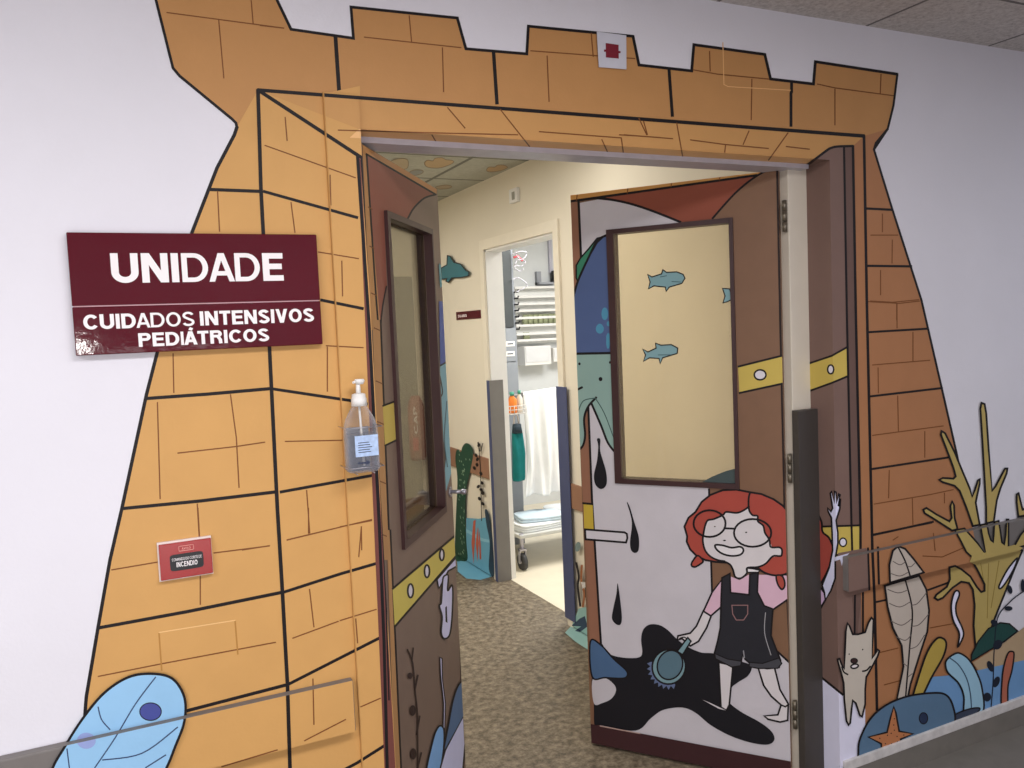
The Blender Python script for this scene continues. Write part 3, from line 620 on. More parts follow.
for z in (zb_ + .105, zb_ + .012):
    e_ = .004; obj('wire_hoop', tube(bmesh.new(), [(cx - hw - e_, -.014, z), (cx - hw - e_, YB - hd - e_, z), (cx + hw + e_, YB - hd - e_, z), (cx + hw + e_, -.014, z)], .0012, 6), steel, brk)
for x in (-.02, .02): obj('wire_floor', tube(bmesh.new(), [(cx + x, -.014, zb_ - .003), (cx + x, YB - hd, zb_ - .003)], .0012, 6), steel, brk)
# dark corner guard on the frame post
q = [ony((798.3, 411), .065)]
tag(obj('corner_guard', B((q[0].x, .065, .02), (XR - .0015, WT - .006, q[0].z), bev=.002), mat('dark_green_grey', (68, 63, 60), .45)), 'dark grey corner guard on the right door frame post', 'corner guard')
# ================================================================== DOOR LEAVES
def leaf_frame(h, e):
    h = V((*h, 0)); u = V((e[0] - h.x, e[1] - h.y, 0)); w = u.length; u.normalize()
    n = V((-u.y, u.x, 0)) if V((-u.y, u.x, 0)).dot(CAM - h) > 0 else V((u.y, -u.x, 0))
    return h, u, n, w
def make_leaf(name, label, h, e, z1, hole_px, frame_px, base_m, kick=None):
    h, u, n, w = leaf_frame(h, e)
    M = Matrix(((u.x, -n.x, 0, h.x), (u.y, -n.y, 0, h.y), (0, 0, 1, 0), (0, 0, 0, 1)))     # local: x along leaf, y behind, z up
    loc = lambda p: M.inverted() @ on(p, h, n)
    def rect(px):
        q = [loc(p) for p in px]           # TL TR BR BL in the photograph
        xs = sorted(v.x for v in q); zs = sorted(v.z for v in q)
        return ((xs[0] + xs[1]) / 2, (zs[0] + zs[1]) / 2, (xs[2] + xs[3]) / 2, (zs[2] + zs[3]) / 2)
    hx0, hz0, hx1, hz1 = rect(hole_px); fx0, fz0, fx1, fz1 = rect(frame_px)
    root = thing(name, label, 'door', (h.x, h.y, 0), kind='structure')
    T = .042; z0 = .008
    bm = bmesh.new()
    for a_, b_ in (((0, 0, z0), (hx0, T, z1)), ((hx1, 0, z0), (w, T, z1)), ((hx0, 0, z0), (hx1, T, hz0)), ((hx0, 0, hz1), (hx1, T, z1))): box(bm, a_, b_, M=M)
    obj('door_panel', bm, base_m, root)
    fm = mat('dark_brown_frame', (66, 42, 42), .4, .4)
    bm = bmesh.new()
    for y0, y1 in ((-.010, .018), (T - .016, T + .001)):
        for a_, b_ in (((fx0, y0, fz0), (hx0 + .002, y1, fz1)), ((hx1 - .002, y0, fz0), (fx1, y1, fz1)), ((hx0, y0, fz0), (hx1, y1, hz0 + .002)), ((hx0, y0, hz1 - .002), (hx1, y1, fz1))): box(bm, a_, b_, M=M)
    obj('window_frame', bm, fm, root)
    cpx = [pj(*(M @ V((x, 0, z)))) for x, z in ((hx0, hz1), (hx1, hz1), (hx1, hz0), (hx0, hz0))]
    mid = pj(*(M @ V(((hx0 + hx1) / 2, 0, (hz0 + hz1) / 2))))
    cut = ([hp(cpx[i], cpx[(i + 1) % 4], mid) for i in range(4)], None)
    epx = [pj(*(M @ V((x, 0, z)))) for x, z in ((0, z1), (w, z1), (w, z0), (0, z0))]
    outs = []
    for i in range(4):
        k = hp(epx[i], epx[(i + 1) % 4], mid); outs.append(([(-k[0], -k[1], -k[2])], None))
    return root, Surf(h, n, [cut] + outs), M, w, (hx0, hz0, hx1, hz1), loc
base_r = mat('brown_leaf', (130, 96, 72), .45, .35, .04)
base_l = mat('grey_brown_leaf', (128, 107, 93), .45, .35, .04)
HR, FR = (1.955, .114), (1.5135, .689)
dr, SR, MR, wR, holeR, locR = make_leaf('door_2', 'open right door leaf painted with a red-haired girl and a puddle', HR, FR, 2.060,
    ((612.5, 235), (729.5, 221), (736.5, 483.5), (622.5, 479.5)), ((605.7, 231.3), (732.7, 216.5), (740, 488), (617, 484)), base_r)
HL, FL = (.560, .040), (.975, .622)
dl, SL, ML, wL, holeL, locL = make_leaf('door_1', 'open left door leaf painted with a yellow band and a plant', HL, FL, 2.052,
    ((385.7, 219), (429, 232), (443.2, 508), (404.7, 538)), ((383, 210.7), (430, 229), (444, 512), (402.5, 549)), base_l)
# panes
gR = pane_mat('door_glass_right', (250, 246, 236), .06, .10, (226, 212, 180)); gL = pane_mat('door_glass_left', (226, 224, 216), .05)
for (hx0, hz0, hx1, hz1), M, root, g in ((holeR, MR, dr, gR), (holeL, ML, dl, gL)):
    obj('window_pane', B((hx0, .003 if root is dr else .020, hz0), (hx1, .007 if root is dr else .025, hz1), M=M), g, root)
a = Art(SR)
WH = (206, 201, 207)
# --- background of the right leaf painting
a.Z().f((150, 106, 84), [568, 196, 580, 196, 581, 257, 588, 406, 592, 500, 601, 645, 601, 727, 594, 727])
a.f(WH, [579, 203, 606, 198, 624, 202, 650, 210, 680, 222, 700, 235, 709, 489, 712, 590, 740, 625, 765, 643, 778, 652, 792, 665, 794, 762, 600, 726.5, 601, 645, 588, 406, 581, 257])
a.Z(560, 150, 3.938)
a.f((146, 80, 62), [120, 192, 780, 97, 700, 165, 600, 272, 475, 284, 430, 262, 350, 232, 250, 205])
a.f((206, 150, 84), [34, 178, 800, 68, 828, 66, 775, 100, 34, 203])
a.l(K, 2.4, [34, 203, 775, 99]).l(K, 2, [850, 62, 770, 105, 690, 170, 600, 270], 1).l(K, 2.4, [75, 198, 150, 190, 250, 205, 350, 235, 475, 284], 1)
for x in (65, 265, 437, 628): a.l(BR, 1, [x, 203 - (x - 34) * .143, x + 3, 178 - (x - 34) * .143])
a.Z().l(K, 2.4, [578.5, 200, 581, 257]).l(K, 2.2, [588, 400, 592, 500, 601, 645]).l(K, 2, [709, 489, 712, 592]).l(K, 2, [755, 634, 778, 652, 793, 666]).l((42, 30, 28), 2.6, [777.3, 169, 781, 345, 786, 560, 794.5, 766])
a.mesh('painted_background', dr)
# yellow band pieces, white bar
a.Z(560, 330, 3.413).f(YE, [608, 125, 765, 86, 768, 181, 612, 215]).l(K, 2, [608, 125, 765, 86]).l(K, 2, [612, 215, 768, 181]).e((222, 218, 226), 683, 153, 20, 17, 1.7)
a.Z(560, 470, 4.04).f((200, 172, 66), [95, 135, 132, 138, 136, 242, 98, 238]).l(K, 2, [92, 134, 132, 138])
a.o((212, 207, 213), [101, 240, 260, 252, 270, 258, 272, 275, 267, 293, 103, 280], 0, 2)
a.mesh('painted_yellow_band', dr)
# --- whale
a.Z()
a.f((84, 102, 146), [606.5, 236, 597, 240.4, 589, 257, 578.3, 280, 572.6, 300, 573.5, 345, 575.3, 354, 611, 353])
a.Z(570, 180, 4.8).o((62, 132, 104), [168, 268, 130, 280, 90, 330, 50, 375, 30, 410, 30, 470, 38, 490, 90, 370, 130, 300], 0, 1.6)
a.l(K, 2.2, [172, 266, 130, 292, 90, 370, 40, 480, 12, 575], 1)
for c in ((167, 642, 16, 30), (143, 712, 17, 22), (184, 690, 8, 12), (184, 757, 10, 22)): a.e((84, 150, 182), *c)
a.Z(560, 320, 4.267).e((84, 150, 182), 170, 38, 17, 20).e((84, 150, 182), 205, 95, 8, 28)
a.f((146, 176, 168), [63, 145, 217, 142, 240, 570, 205, 525, 175, 450, 135, 358, 112, 380, 100, 420, 105, 490, 100, 530, 87, 550])
a.l(K, 2.4, [62, 144, 216, 141]).l(K, 2.2, [240, 570, 205, 525, 175, 450, 135, 358], 1).l(K, 2.2, [155, 330, 120, 370, 103, 420, 107, 490, 100, 530, 87, 550], 1)
a.l((70, 96, 92), 1, [78, 390, 100, 345, 150, 333], 1).l((70, 96, 92), 1, [152, 335, 190, 400, 228, 500], 1)
a.e(K, 83, 187, 5, 6).e(K, 173, 252, 8, 9).e(K, 213, 181, 4, 6).l(K, 2.2, [72, 298, 95, 287])
a.mesh('painted_whale', dr)
# --- ink drops and puddle
INK = (30, 29, 34)
a.f(INK, [158, 508, 172, 510, 172, 560, 195, 640, 200, 690, 190, 715, 170, 720, 150, 700, 145, 660, 158, 600, 163, 540], 1)
a.mesh('ink_drop', dr)
a.Z(560, 470, 4.04).f(INK, [270, 130, 282, 150, 300, 210, 318, 270, 318, 320, 305, 335, 288, 325, 283, 290, 290, 230, 287, 190], 1)
a.mesh('ink_drop', dr)
a.f(INK, [233, 458, 245, 540, 250, 600, 243, 625, 225, 622, 210, 600, 215, 560, 228, 500], 1)
a.mesh('ink_drop', dr)
a.Z(570, 600, 4.571)
a.f(INK, [140, 205, 165, 235, 200, 255, 260, 265, 315, 262, 330, 240, 325, 180, 335, 135, 365, 112, 410, 115, 450, 140, 490, 180, 540, 215, 600, 240, 660, 245, 760, 275, 828, 300, 815, 345, 770, 375, 738, 402, 735, 440, 725, 465, 780, 510, 870, 560, 920, 600, 935, 635, 915, 658, 870, 660, 800, 645, 720, 615, 640, 570, 580, 520, 530, 495, 480, 492, 420, 505, 370, 540, 300, 597, 140, 573, 112, 573, 108, 470, 100, 350], 1)
a.f((198, 193, 199), [104, 360, 160, 357, 200, 385, 210, 415, 190, 450, 150, 470, 109, 472], 1)
a.mesh('ink_puddle', dr)
a.o((78, 106, 142), [93, 190, 140, 205, 200, 270, 255, 320, 262, 345, 240, 358, 160, 355, 101, 350], 1, 1.6)
a.mesh('painted_mound', dr)
# --- girl
girl = bpy.data.objects.new('painted_girl', None); COL.objects.link(girl); girl.location = on((740, 600), V((*HR, 0)), SR.base[1]); setpar(girl, dr); girl['label'] = 'cartoon girl with red hair, round glasses and black dungarees'
SK, HAIR, PINK, DUN = (220, 214, 216), (174, 78, 66), (222, 184, 202), (44, 44, 50)
a.Z(670, 480, 5.689)
a.o(HAIR, [455, 70, 380, 55, 300, 58, 230, 85, 180, 125, 145, 182, 105, 215, 82, 265, 98, 320, 95, 350, 115, 395, 150, 430, 200, 455, 260, 466, 330, 470, 400, 500, 500, 505, 540, 528, 590, 542, 640, 540, 678, 525, 672, 180, 640, 145, 590, 110, 520, 80], 0, 2)
a.o(HAIR, [158, 430, 130, 460, 122, 485, 140, 495, 170, 480, 188, 460], 1, 1.8)
a.mesh('hair', girl)
a.Z(570, 600, 4.571)
a.o(SK, [680, 285, 745, 300, 728, 480, 715, 505, 690, 490], 0, 1.8)
a.o(SK, [860, 310, 935, 310, 960, 410, 998, 475, 995, 550, 960, 558, 905, 545, 888, 530, 950, 525, 965, 480, 920, 440, 885, 390], 0, 1.8).l(K, 1.6, [965, 480, 985, 488, 1000, 476])
a.f((214, 208, 212), [606, 456, 640, 470, 714, 505, 680, 497])
a.mesh('legs', girl)
a.Z(570, 480, 3.657)
a.o(SK, [488, 478, 462, 535, 440, 560, 395, 570, 392, 585, 410, 580, 440, 607, 470, 590, 500, 540, 517, 495], 0, 1.8)
a.l(K, 1.2, [400, 580, 418, 575, 438, 590], 1)
a.mesh('arm', girl)
a.o(PINK, [555, 365, 520, 410, 488, 480, 515, 497, 552, 465, 560, 420], 0, 1.8)
a.f(PINK, [580, 350, 620, 366, 655, 345, 745, 348, 802, 350, 806, 430, 745, 472, 700, 470, 655, 425, 580, 420]).l(K, 1.8, [806, 430, 745, 472])
a.mesh('shirt', girl)
a.o(DUN, [556, 358, 585, 342, 587, 412, 655, 420, 658, 345, 688, 338, 685, 410, 710, 460, 742, 472, 738, 520, 735, 570, 770, 660, 765, 685, 720, 690, 660, 672, 640, 655, 632, 640, 625, 668, 600, 672, 530, 648, 528, 635, 540, 590, 550, 540, 553, 430], 0, 1.8)
a.l((150, 112, 112), .9, [592, 458, 650, 458, 650, 490, 635, 512, 608, 512, 595, 490], 0, 1).l((170, 168, 172), .8, [715, 485, 712, 560, 735, 640], 1)
a.Z(570, 600, 4.571).o((74, 74, 80), [662, 245, 720, 270, 785, 280, 780, 300, 740, 307, 665, 268], 0, 1.2).o((74, 74, 80), [820, 285, 880, 290, 955, 265, 968, 290, 950, 312, 860, 313, 818, 305], 0, 1.2)
a.l((160, 158, 164), 1, [793, 232, 797, 265])
a.mesh('dungarees', girl)
a.Z(670, 480, 5.689)
a.f(HAIR, [505, 505, 560, 460, 590, 430, 680, 400, 680, 525, 640, 540, 590, 542, 540, 528]).l(K, 2, [505, 505, 540, 528, 590, 542, 640, 540, 678, 525], 1).o(HAIR, [605, 545, 612, 590, 635, 622, 652, 605, 650, 570, 635, 545], 1, 1.8)
a.mesh('hair', girl)
a.f(SK, [445, 150, 420, 170, 380, 187, 320, 182, 300, 200, 250, 222, 215, 230, 200, 260, 190, 310, 187, 350, 200, 400, 230, 435, 270, 455, 310, 462, 345, 490, 360, 520, 370, 550, 400, 560, 430, 540, 440, 500, 500, 495, 545, 475, 580, 440, 630, 432, 640, 400, 620, 383, 580, 380, 565, 340, 540, 300, 530, 260, 500, 235, 498, 205, 470, 200, 455, 185])
a.l(K, 1.9, [455, 72, 447, 110, 450, 170, 470, 200, 498, 205, 500, 235, 530, 260, 540, 300, 565, 340, 570, 375, 585, 384, 620, 383, 636, 395, 636, 425, 625, 433, 585, 434, 545, 475, 500, 495, 440, 500, 437, 530, 405, 558, 372, 552, 358, 510, 340, 480, 305, 462], 1)
a.l(K, 1.9, [450, 150, 420, 172, 380, 187, 320, 182, 300, 200, 250, 222, 215, 230, 200, 260, 190, 310, 187, 350, 200, 400, 230, 435, 270, 455, 310, 462], 1)
a.o((232, 228, 230), [440, 502, 470, 505, 512, 515, 500, 525, 440, 525], 0, 1.2)
a.e((60, 40, 36), 255, 265, 5, 3).e(K, 433, 298, 6, 4).e(K, 310, 344, 9, 4)
a.o((232, 228, 230), [258, 370, 300, 372, 350, 385, 400, 380, 418, 400, 400, 425, 350, 432, 300, 420, 265, 395], 1, 1.9)
a.mesh('face', girl)
a.e(None, 225, 248, 91, 76, 2).e(None, 470, 301, 106, 79, 2).l(K, 2, [314, 275, 366, 277])
a.mesh('glasses', girl)
# brush
a.Z(570, 600, 4.571)
pts = []
for i in range(19):
    t = math.radians(70 + i * 125 / 18); r = 1.03 if i % 2 else .86
    pts.append((452 + 98 * r * math.cos(t) * 1.0, 305 + 102 * r * math.sin(t)))
a.f((104, 118, 152), pts + [(452, 305)])
a.o((126, 158, 166), [490, 235, 538, 172, 553, 188, 515, 250], 0, 1.6).e((126, 158, 166), 452, 305, 76, 80, 1.8, .3).e((92, 120, 134), 457, 297, 57, 68, 1.6, .35)
a.mesh('painted_brush', dr)
# kick plate
a.Z().f((66, 40, 42), [580, 722, 600, 725.8, 795, 762.6, 800, 800, 580, 745])
a.l((190, 160, 150), 1, [600, 726, 640, 733.5])
a.mesh('kick_plate', dr)
# fish and hill printed on the pane
hR, uR, nR, _ = leaf_frame(HR, FR)
PS = Surf(hR - nR * .003, nR); ap = Art(PS)
FI = (134, 172, 178)
def fish(z, c, extra):
    ap.Z(*z).o(FI, c, 0, 1.2)
    for q_ in extra: ap.l((70, 100, 106), .8, q_)
    ap.mesh('printed_fish', dr)
fish((560, 150, 3.938), [345, 490, 362, 500, 400, 488, 405, 472, 420, 482, 460, 480, 485, 490, 492, 505, 480, 525, 430, 540, 418, 557, 415, 540, 370, 535, 348, 547, 355, 520], ([440, 518, 475, 520], [395, 500, 420, 495]))
fish((560, 330, 3.413), [282, 65, 300, 75, 328, 62, 326, 45, 345, 52, 380, 50, 402, 62, 400, 80, 350, 95, 342, 115, 338, 97, 305, 95, 285, 107, 292, 85], ([335, 85, 380, 85],))
fish((560, 150, 3.938), [640, 545, 668, 547, 672, 560, 674, 590, 660, 597, 642, 602, 650, 575], ())
ap.Z(560, 330, 3.413).f((72, 84, 84), [478, 522, 520, 500, 565, 482, 606, 471, 607, 524])
ap.mesh('printed_hill', dr)
# hinges on the frame post
for (px, y0, y1) in ((785, 200, 232), (790.5, 454, 483), (798.5, 700, 728)):
    Z0, Z1 = ony((px, y1), .1).z, ony((px, y0), .1).z
    bm = bmesh.new(); hx = HR[0] + .012; hy = HR[1] - .012
    for i in range(3):
        tube(bm, [(hx, hy, Z0 + (Z1 - Z0) * (i / 3 + .01)), (hx, hy, Z0 + (Z1 - Z0) * ((i + 1) / 3 - .01))], .0075, 12)
    box(bm, (hx, hy + .001, Z0), (hx + .020, hy + .004, Z1))
    obj('hinge', bm, mat('worn_brass', (120, 112, 98), .35, .5, .08, 40, metal=.6), dr)
# --- left leaf painting
a = Art(SL)
a.Z(350, 130, 3.84)
a.f((150, 93, 76), [60, 92, 328, 248, 285, 262, 245, 300, 222, 340, 130, 312, 142, 600, 125, 680, 118, 768, 108, 768, 100, 640])
a.f((194, 144, 92), [47, 56, 62, 92, 118, 768, 80, 768, 66, 470]).f((206, 152, 96), [47, 56, 62, 92, 332, 250, 334, 226])
a.l(K, 1.8, [62, 92, 330, 248]).l(K, 1.8, [64, 96, 100, 640, 110, 768]).l(K, 1.8, [328, 248, 285, 262, 245, 300, 222, 340], 1).l(K, 1.4, [140, 600, 125, 680, 117, 768], 1)
for y in (300, 450, 630): a.l(BR, 1.2, [60 + y * .035, y - 4, 72 + y * .045, y + 5])
a.Z(350, 320, 3.2)
a.f((188, 142, 94), [72, 0, 96, 0, 126, 768, 98, 768]).l(K, 1.8, [98, 0, 128, 768])
for y in (30, 200, 330, 520, 690): a.l(BR, 1.2, [76 + y * .035, y - 5, 96 + y * .038, y + 4])
a.Z(360, 530, 3.225).f((188, 142, 94), [86, 0, 97, 0, 134, 800, 112, 800]).l(K, 1.8, [98, 0, 134, 800]).l((58, 40, 38), 1.2, [312, 0, 327, 500, 337, 620])
a.mesh('painted_background', dl)
a.Z(350, 320, 3.2).f(YE, [105, 275, 140, 262, 147, 385, 112, 402]).l(K, 1.8, [105, 275, 140, 262]).l(K, 1.8, [147, 385, 112, 402])
a.Z(360, 530, 3.225).f((214, 196, 98), [105, 190, 300, 25, 312, 15, 314, 80, 112, 312]).l(K, 2, [105, 190, 314, 12]).l(K, 2, [112, 312, 308, 86])
for c in ((163, 196, 9, 22), (216, 133, 8, 20), (264, 80, 7, 18)): a.e((224, 220, 230), *c, 1.8)
a.mesh('painted_yellow_band', dl)
a.Z(350, 320, 3.2)
a.f((84, 104, 176), [285, -60, 296, -60, 312, 132, 289, 146]).f((136, 184, 196), [289, 146, 312, 133, 327, 480, 304, 560, 300, 520, 308, 430, 288, 330, 285, 200])
a.l(K, 1.5, [289, 146, 312, 133]).l(K, 1.2, [288, 180, 296, 230, 288, 250], 1).l((66, 96, 106), 1, [310, 260, 302, 380, 312, 470], 1)
a.Z(350, 130, 3.84).f((110, 170, 176), [341, 520, 345, 510, 352, 530, 356, 600, 346, 606])
a.mesh('painted_whale', dl)
LV = (216, 216, 246)
a.Z(360, 530, 3.225)
a.o(LV, [248, 160, 300, 100, 312, 88, 314, 116, 285, 132, 275, 150, 255, 188], 0, 1.6)
a.o(LV, [268, 155, 278, 145, 285, 150, 283, 195, 298, 180, 298, 260, 290, 335, 272, 350, 262, 330, 265, 280, 256, 245, 262, 235, 265, 190], 1, 1.6).f(K, [275, 250, 280, 245, 282, 300, 276, 296])
a.mesh('painted_hand', dl)
PD = (56, 40, 36)
a.l(PD, 1.4, [153, 385, 170, 430, 178, 520, 185, 600, 187, 800], 1).l(PD, 1.3, [172, 380, 168, 420]).l(PD, 1.6, [187, 468, 178, 512]).l(PD, 1.6, [193, 600, 183, 660]).l(PD, 1.6, [198, 718, 186, 768])
for c in ((162, 470, 8, 10), (170, 582, 10, 17), (172, 722, 10, 18)): a.e(PD, *c)
a.mesh('painted_plant', dl)
a.o((200, 198, 226), [258, 410, 265, 415, 266, 480, 276, 560, 273, 660, 267, 690, 270, 560, 260, 470], 0, 1)
a.mesh('painted_ribbon', dl)
a.o((92, 120, 156), [270, 720, 285, 630, 300, 550, 318, 500, 333, 500, 336, 620, 300, 690], 1, 1.6)
a.o((134, 182, 232), [212, 800, 235, 680, 250, 640, 262, 632, 271, 650, 268, 720, 250, 800], 1, 1.6)
a.o((214, 216, 246), [250, 800, 275, 710, 333, 602, 339, 690, 330, 800], 0, 1.6)
a.mesh('painted_rocks', dl)
# push bar on the back of the left leaf and lock plate on its edge
zb2 = locL((455, 493)).z
bm = bmesh.new()
tube(bm, [(.05, .09, zb2 + .01), (wL - .05, .09, zb2 + .01)], .011, 12); box(bm, (.06, .040, zb2 - .01), (.09, .09, zb2 + .03)); box(bm, (wL - .10, .040, zb2 - .01), (wL - .07, .09, zb2 + .03))
for v in bm.verts: v.co = ML @ v.co
obj('push_bar', bm, steel, dl)
zh = zb2 + .018; bm = bmesh.new(); tube(bm, [(wL - .030, 0, zh), (wL - .030, -.005, zh)], .017, 16); tube(bm, [(wL - .030, -.004, zh), (wL - .030, -.040, zh)], .0065, 12); tube(bm, [(wL - .030, -.038, zh), (wL - .030, -.042, zh), (wL - .030, -.052, zh), (wL - .030, -.056, zh)], [.0065, .009, .009, .007], 14)
for v in bm.verts: v.co = ML @ v.co
obj('door_handle', bm, steel, dl)
obj('lock_plate', B((wL - .0005, .010, zb2 - .14), (wL + .0025, .032, zb2 + .06), M=ML), steel, dl)
# ================================================================== INNER CORRIDOR
casm = mat('cream_casing', (236, 227, 208), .4, .4, .02)
def inner_casing():
    bm = bmesh.new()
    box(bm, (XW - .014, DY1, 0), (XW, DY1 + .055, DZ + .06), bev=.002); box(bm, (XW - .014, DY0 - .055, 0), (XW, DY0, DZ + .06), bev=.002); box(bm, (XW - .014, DY0, DZ), (XW, DY1, DZ + .06), bev=.002)
    structure('trim_6', bm, casm, 'cream casing around the storage doorway', 'casing')
    bm = bmesh.new(); box(bm, (XW, DY1 - .012, 0), (XW + .11, DY1 + .001, DZ)); box(bm, (XW, DY0 - .001, 0), (XW + .11, DY0 + .012, DZ)); box(bm, (XW, DY0, DZ - .012), (XW + .11, DY1, DZ + .001))
    structure('trim_7', bm, white, 'white lining of the storage doorway', 'door frame')
inner_casing()
gb = mat('blue_grey_guard', (72, 80, 116), .45); gg = mat('grey_guard', (122, 118, 114), .45)
gz = onx((487, 380), XW).z
g1 = thing('corner_guard', 'blue and grey corner guard on the far post of the storage doorway', 'corner guard', (XW, DY1, 0))
obj('wall_side', B((XW - .020, DY1 - .016, 0), (XW - .015, DY1 + .022, gz)), gb, g1); obj('post_side', B((XW - .018, DY1 - .018, 0), (XW + .075, DY1 - .0125, gz)), gg, g1)
gz2 = onx((559, 386), XW).z
tag(obj('corner_guard', B((XW - .020, DY0 - .092, .04), (XW - .015, DY0 + .016, gz2), bev=.001), gb), 'blue corner guard on the near post of the storage doorway', 'corner guard')
brn = mat('brown_rail', (152, 112, 88), .5)
tag(obj('wall_rail', B((XW - .013, DY1 + .05, .640), (XW, 3.9, .772), bev=.003), brn), 'brown wall rail between the cactus and the storage doorway', 'wall rail')
tag(obj('wall_rail', B((XW - .013, .6, .645), (XW, DY0 - .055, .775), bev=.003), brn), 'brown wall rail right of the storage doorway', 'wall rail')
fp = [pj(XW, .3, 0), pj(XW, 3.8, 0)]
flo = ([hp(fp[0], fp[1], (480, 640))], (V((0, 0, .001)), V((0, 0, 1))))
SW = Surf((XW - .0135, 0, 0), (-1, 0, 0), [flo]); a = Art(SW)
a.Z(440, 430, 4.95)
a.f((108, 168, 194), [130, 435, 190, 440, 242, 430, 250, 560, 242, 690, 268, 722, 200, 742, 130, 735, 88, 700, 84, 640, 135, 640, 130, 540], 0)
a.l((140, 192, 210), 3, [125, 495, 170, 520, 200, 540, 242, 550], 1)
fig('painted_pool', 'pale blue pool painted low beside the cactus, spilling to the floor')
a.f((40, 76, 60), [80, 105, 92, 97, 103, 110, 110, 85, 125, 66, 145, 70, 160, 90, 163, 130, 150, 200, 132, 280, 126, 360, 126, 450, 131, 560, 136, 640, 105, 648, 75, 630, 78, 450, 86, 250, 76, 150], 1)
for i in range(46):
    y = random.uniform(95, 630); x = random.uniform(92, 150 if y < 200 else 122); a.l((150, 180, 150), .5, [x, y, x + 2, y + 8])
fig('painted_cactus', 'dark green dotted cactus painted on the cream wall')
a.l(K, .8, [190, 60, 200, 200, 206, 450], 1).l(K, .8, [186, 62, 198, 105]).l(K, .8, [212, 66, 202, 105])
for x, y in ((178, 125), (185, 145), (183, 172), (202, 215), (208, 262), (190, 280), (212, 312), (195, 340), (204, 297), (212, 365), (170, 188), (192, 75)): a.e(K, x, y, 7, 10, 0, random.uniform(-.8, .8))
fig('painted_sprig', 'thin black leafy sprig painted between the cactus and the doorway')
for c in ([165, 450, 176, 445, 172, 560, 165, 662, 156, 560], [185, 480, 192, 560, 185, 652, 177, 560], [191, 480, 201, 560, 204, 640, 196, 640]): a.f((196, 100, 76), c)
fig('painted_carrots', 'three thin orange carrots painted in the pale blue pool')
a.f((44, 62, 78), [222, 398, 236, 400, 250, 460, 262, 560, 268, 720, 242, 690, 246, 560, 230, 470], 1)
fig('painted_stone', 'tall dark slate stone painted against the doorway post')
a.Z(350, 130, 3.84).o((64, 118, 130), [350, 530, 372, 518, 374, 482, 385, 485, 398, 508, 425, 515, 445, 540, 457, 545, 455, 560, 430, 566, 390, 568, 378, 586, 368, 580, 372, 570, 350, 574], 0, 1)
fig('painted_dolphin', 'small teal dolphin painted high on the cream wall')
a.Z(560, 470, 4.04)
a.f((150, 188, 184), [20, 657, 50, 625, 75, 560, 125, 550, 135, 740, 60, 692])
a.f((56, 74, 96), [45, 630, 80, 600, 100, 590, 112, 632, 80, 655, 60, 650, 85, 632])
fig('painted_pool', 'small pale teal pool painted at the floor by the right leaf')
a.l((42, 38, 40), 2.2, [66, 375, 76, 430, 72, 470, 82, 550], 1).l((160, 104, 70), 2.2, [88, 385, 86, 450, 98, 500, 92, 552], 1).l((42, 38, 40), 2, [106, 420, 104, 480, 110, 550], 1).f((210, 206, 202), [84, 452, 112, 455, 112, 470, 90, 480])
fig('painted_worms', 'black and brown wavy worms painted above the small teal pool')
a.e((122, 140, 138), 72, 310, 11, 20, 0, .2)
fig('painted_pebble', 'small grey green pebble painted right of the storage doorway')
# clouds on the inner ceiling
SC = Surf((0, 0, CEI), (0, 0, -1), base=.0008); a = Art(SC)
for i, (c, col, lab) in enumerate((([330, 170, 345, 155, 372, 158, 385, 145, 420, 142, 440, 152, 470, 155, 480, 165, 450, 182, 400, 195, 345, 190], (190, 162, 124), 'largest brown painted cloud, leftmost of the clear ones'),
                 ([648, 205, 660, 190, 690, 190, 705, 180, 735, 180, 755, 192, 720, 208, 665, 215], (190, 160, 120), 'brown painted cloud nearest the cream wall'),
                 ([388, 292, 420, 284, 450, 282, 470, 290, 450, 300, 400, 302], (176, 158, 132), 'farthest small painted cloud, just above the leaf corner'),
                 ([255, 215, 280, 205, 320, 207, 318, 222, 285, 232, 262, 228], (146, 148, 146), 'grey painted cloud beside the top of the left leaf'),
                 ([150, 175, 180, 150, 240, 150, 245, 190, 215, 200], (186, 168, 140), 'pale painted cloud just behind the top of the left leaf'))):
    a.Z(360, 130, 5.12).o(col, c, 1, .7, (140, 124, 100)); tag(a.mesh('painted_cloud'), lab + ' on the inner ceiling', 'mural', 'painted clouds')
# small sign and wall sensor
q = [onx(p, XW - .006) for p in ((456, 312), (480, 310), (480.3, 318.6), (456.3, 319.8))]
sm_ = thing('room_sign', 'tiny maroon room sign on the cream wall by the storage doorway', 'sign', (XW, q[0].y, q[0].z))
y0, y1 = (q[1].y + q[2].y) / 2, (q[0].y + q[3].y) / 2; z0, z1 = (q[2].z + q[3].z) / 2, (q[0].z + q[1].z) / 2
obj('sign_plate', B((XW - .006, y0, z0), (XW, y1, z1), bev=.001), maroon, sm_)
letter_part('lettering', 'SUJOS', 0.08, .46, .3, .34, ink, sm_, w=.2, lift=V((-1, 0, 0)), at=lambda u, w: V((XW - .0066, y1 + (y0 - y1) * u, z0 + (z1 - z0) * w)))
q = [onx(p, XW - .02) for p in ((509, 189), (516.5, 188), (517, 202), (509.5, 203.5))]
y0, y1 = min(v.y for v in q), max(v.y for v in q); z0, z1 = (q[2].z + q[3].z) / 2, (q[0].z + q[1].z) / 2
ws = thing('wall_sensor', 'small white sensor box high on the cream wall', 'sensor', (XW, y0, z0))
obj('housing', B((XW - .022, y0, z0), (XW, y1, z1), bev=.004), white, ws)
obj('lens_window', B((XW - .024, y0 + (y1 - y0) * .25, z0 + (z1 - z0) * .2), (XW - .021, y0 + (y1 - y0) * .6, z0 + (z1 - z0) * .75), bev=.0008), mat('grey_lens', (150, 148, 138), .3), ws)
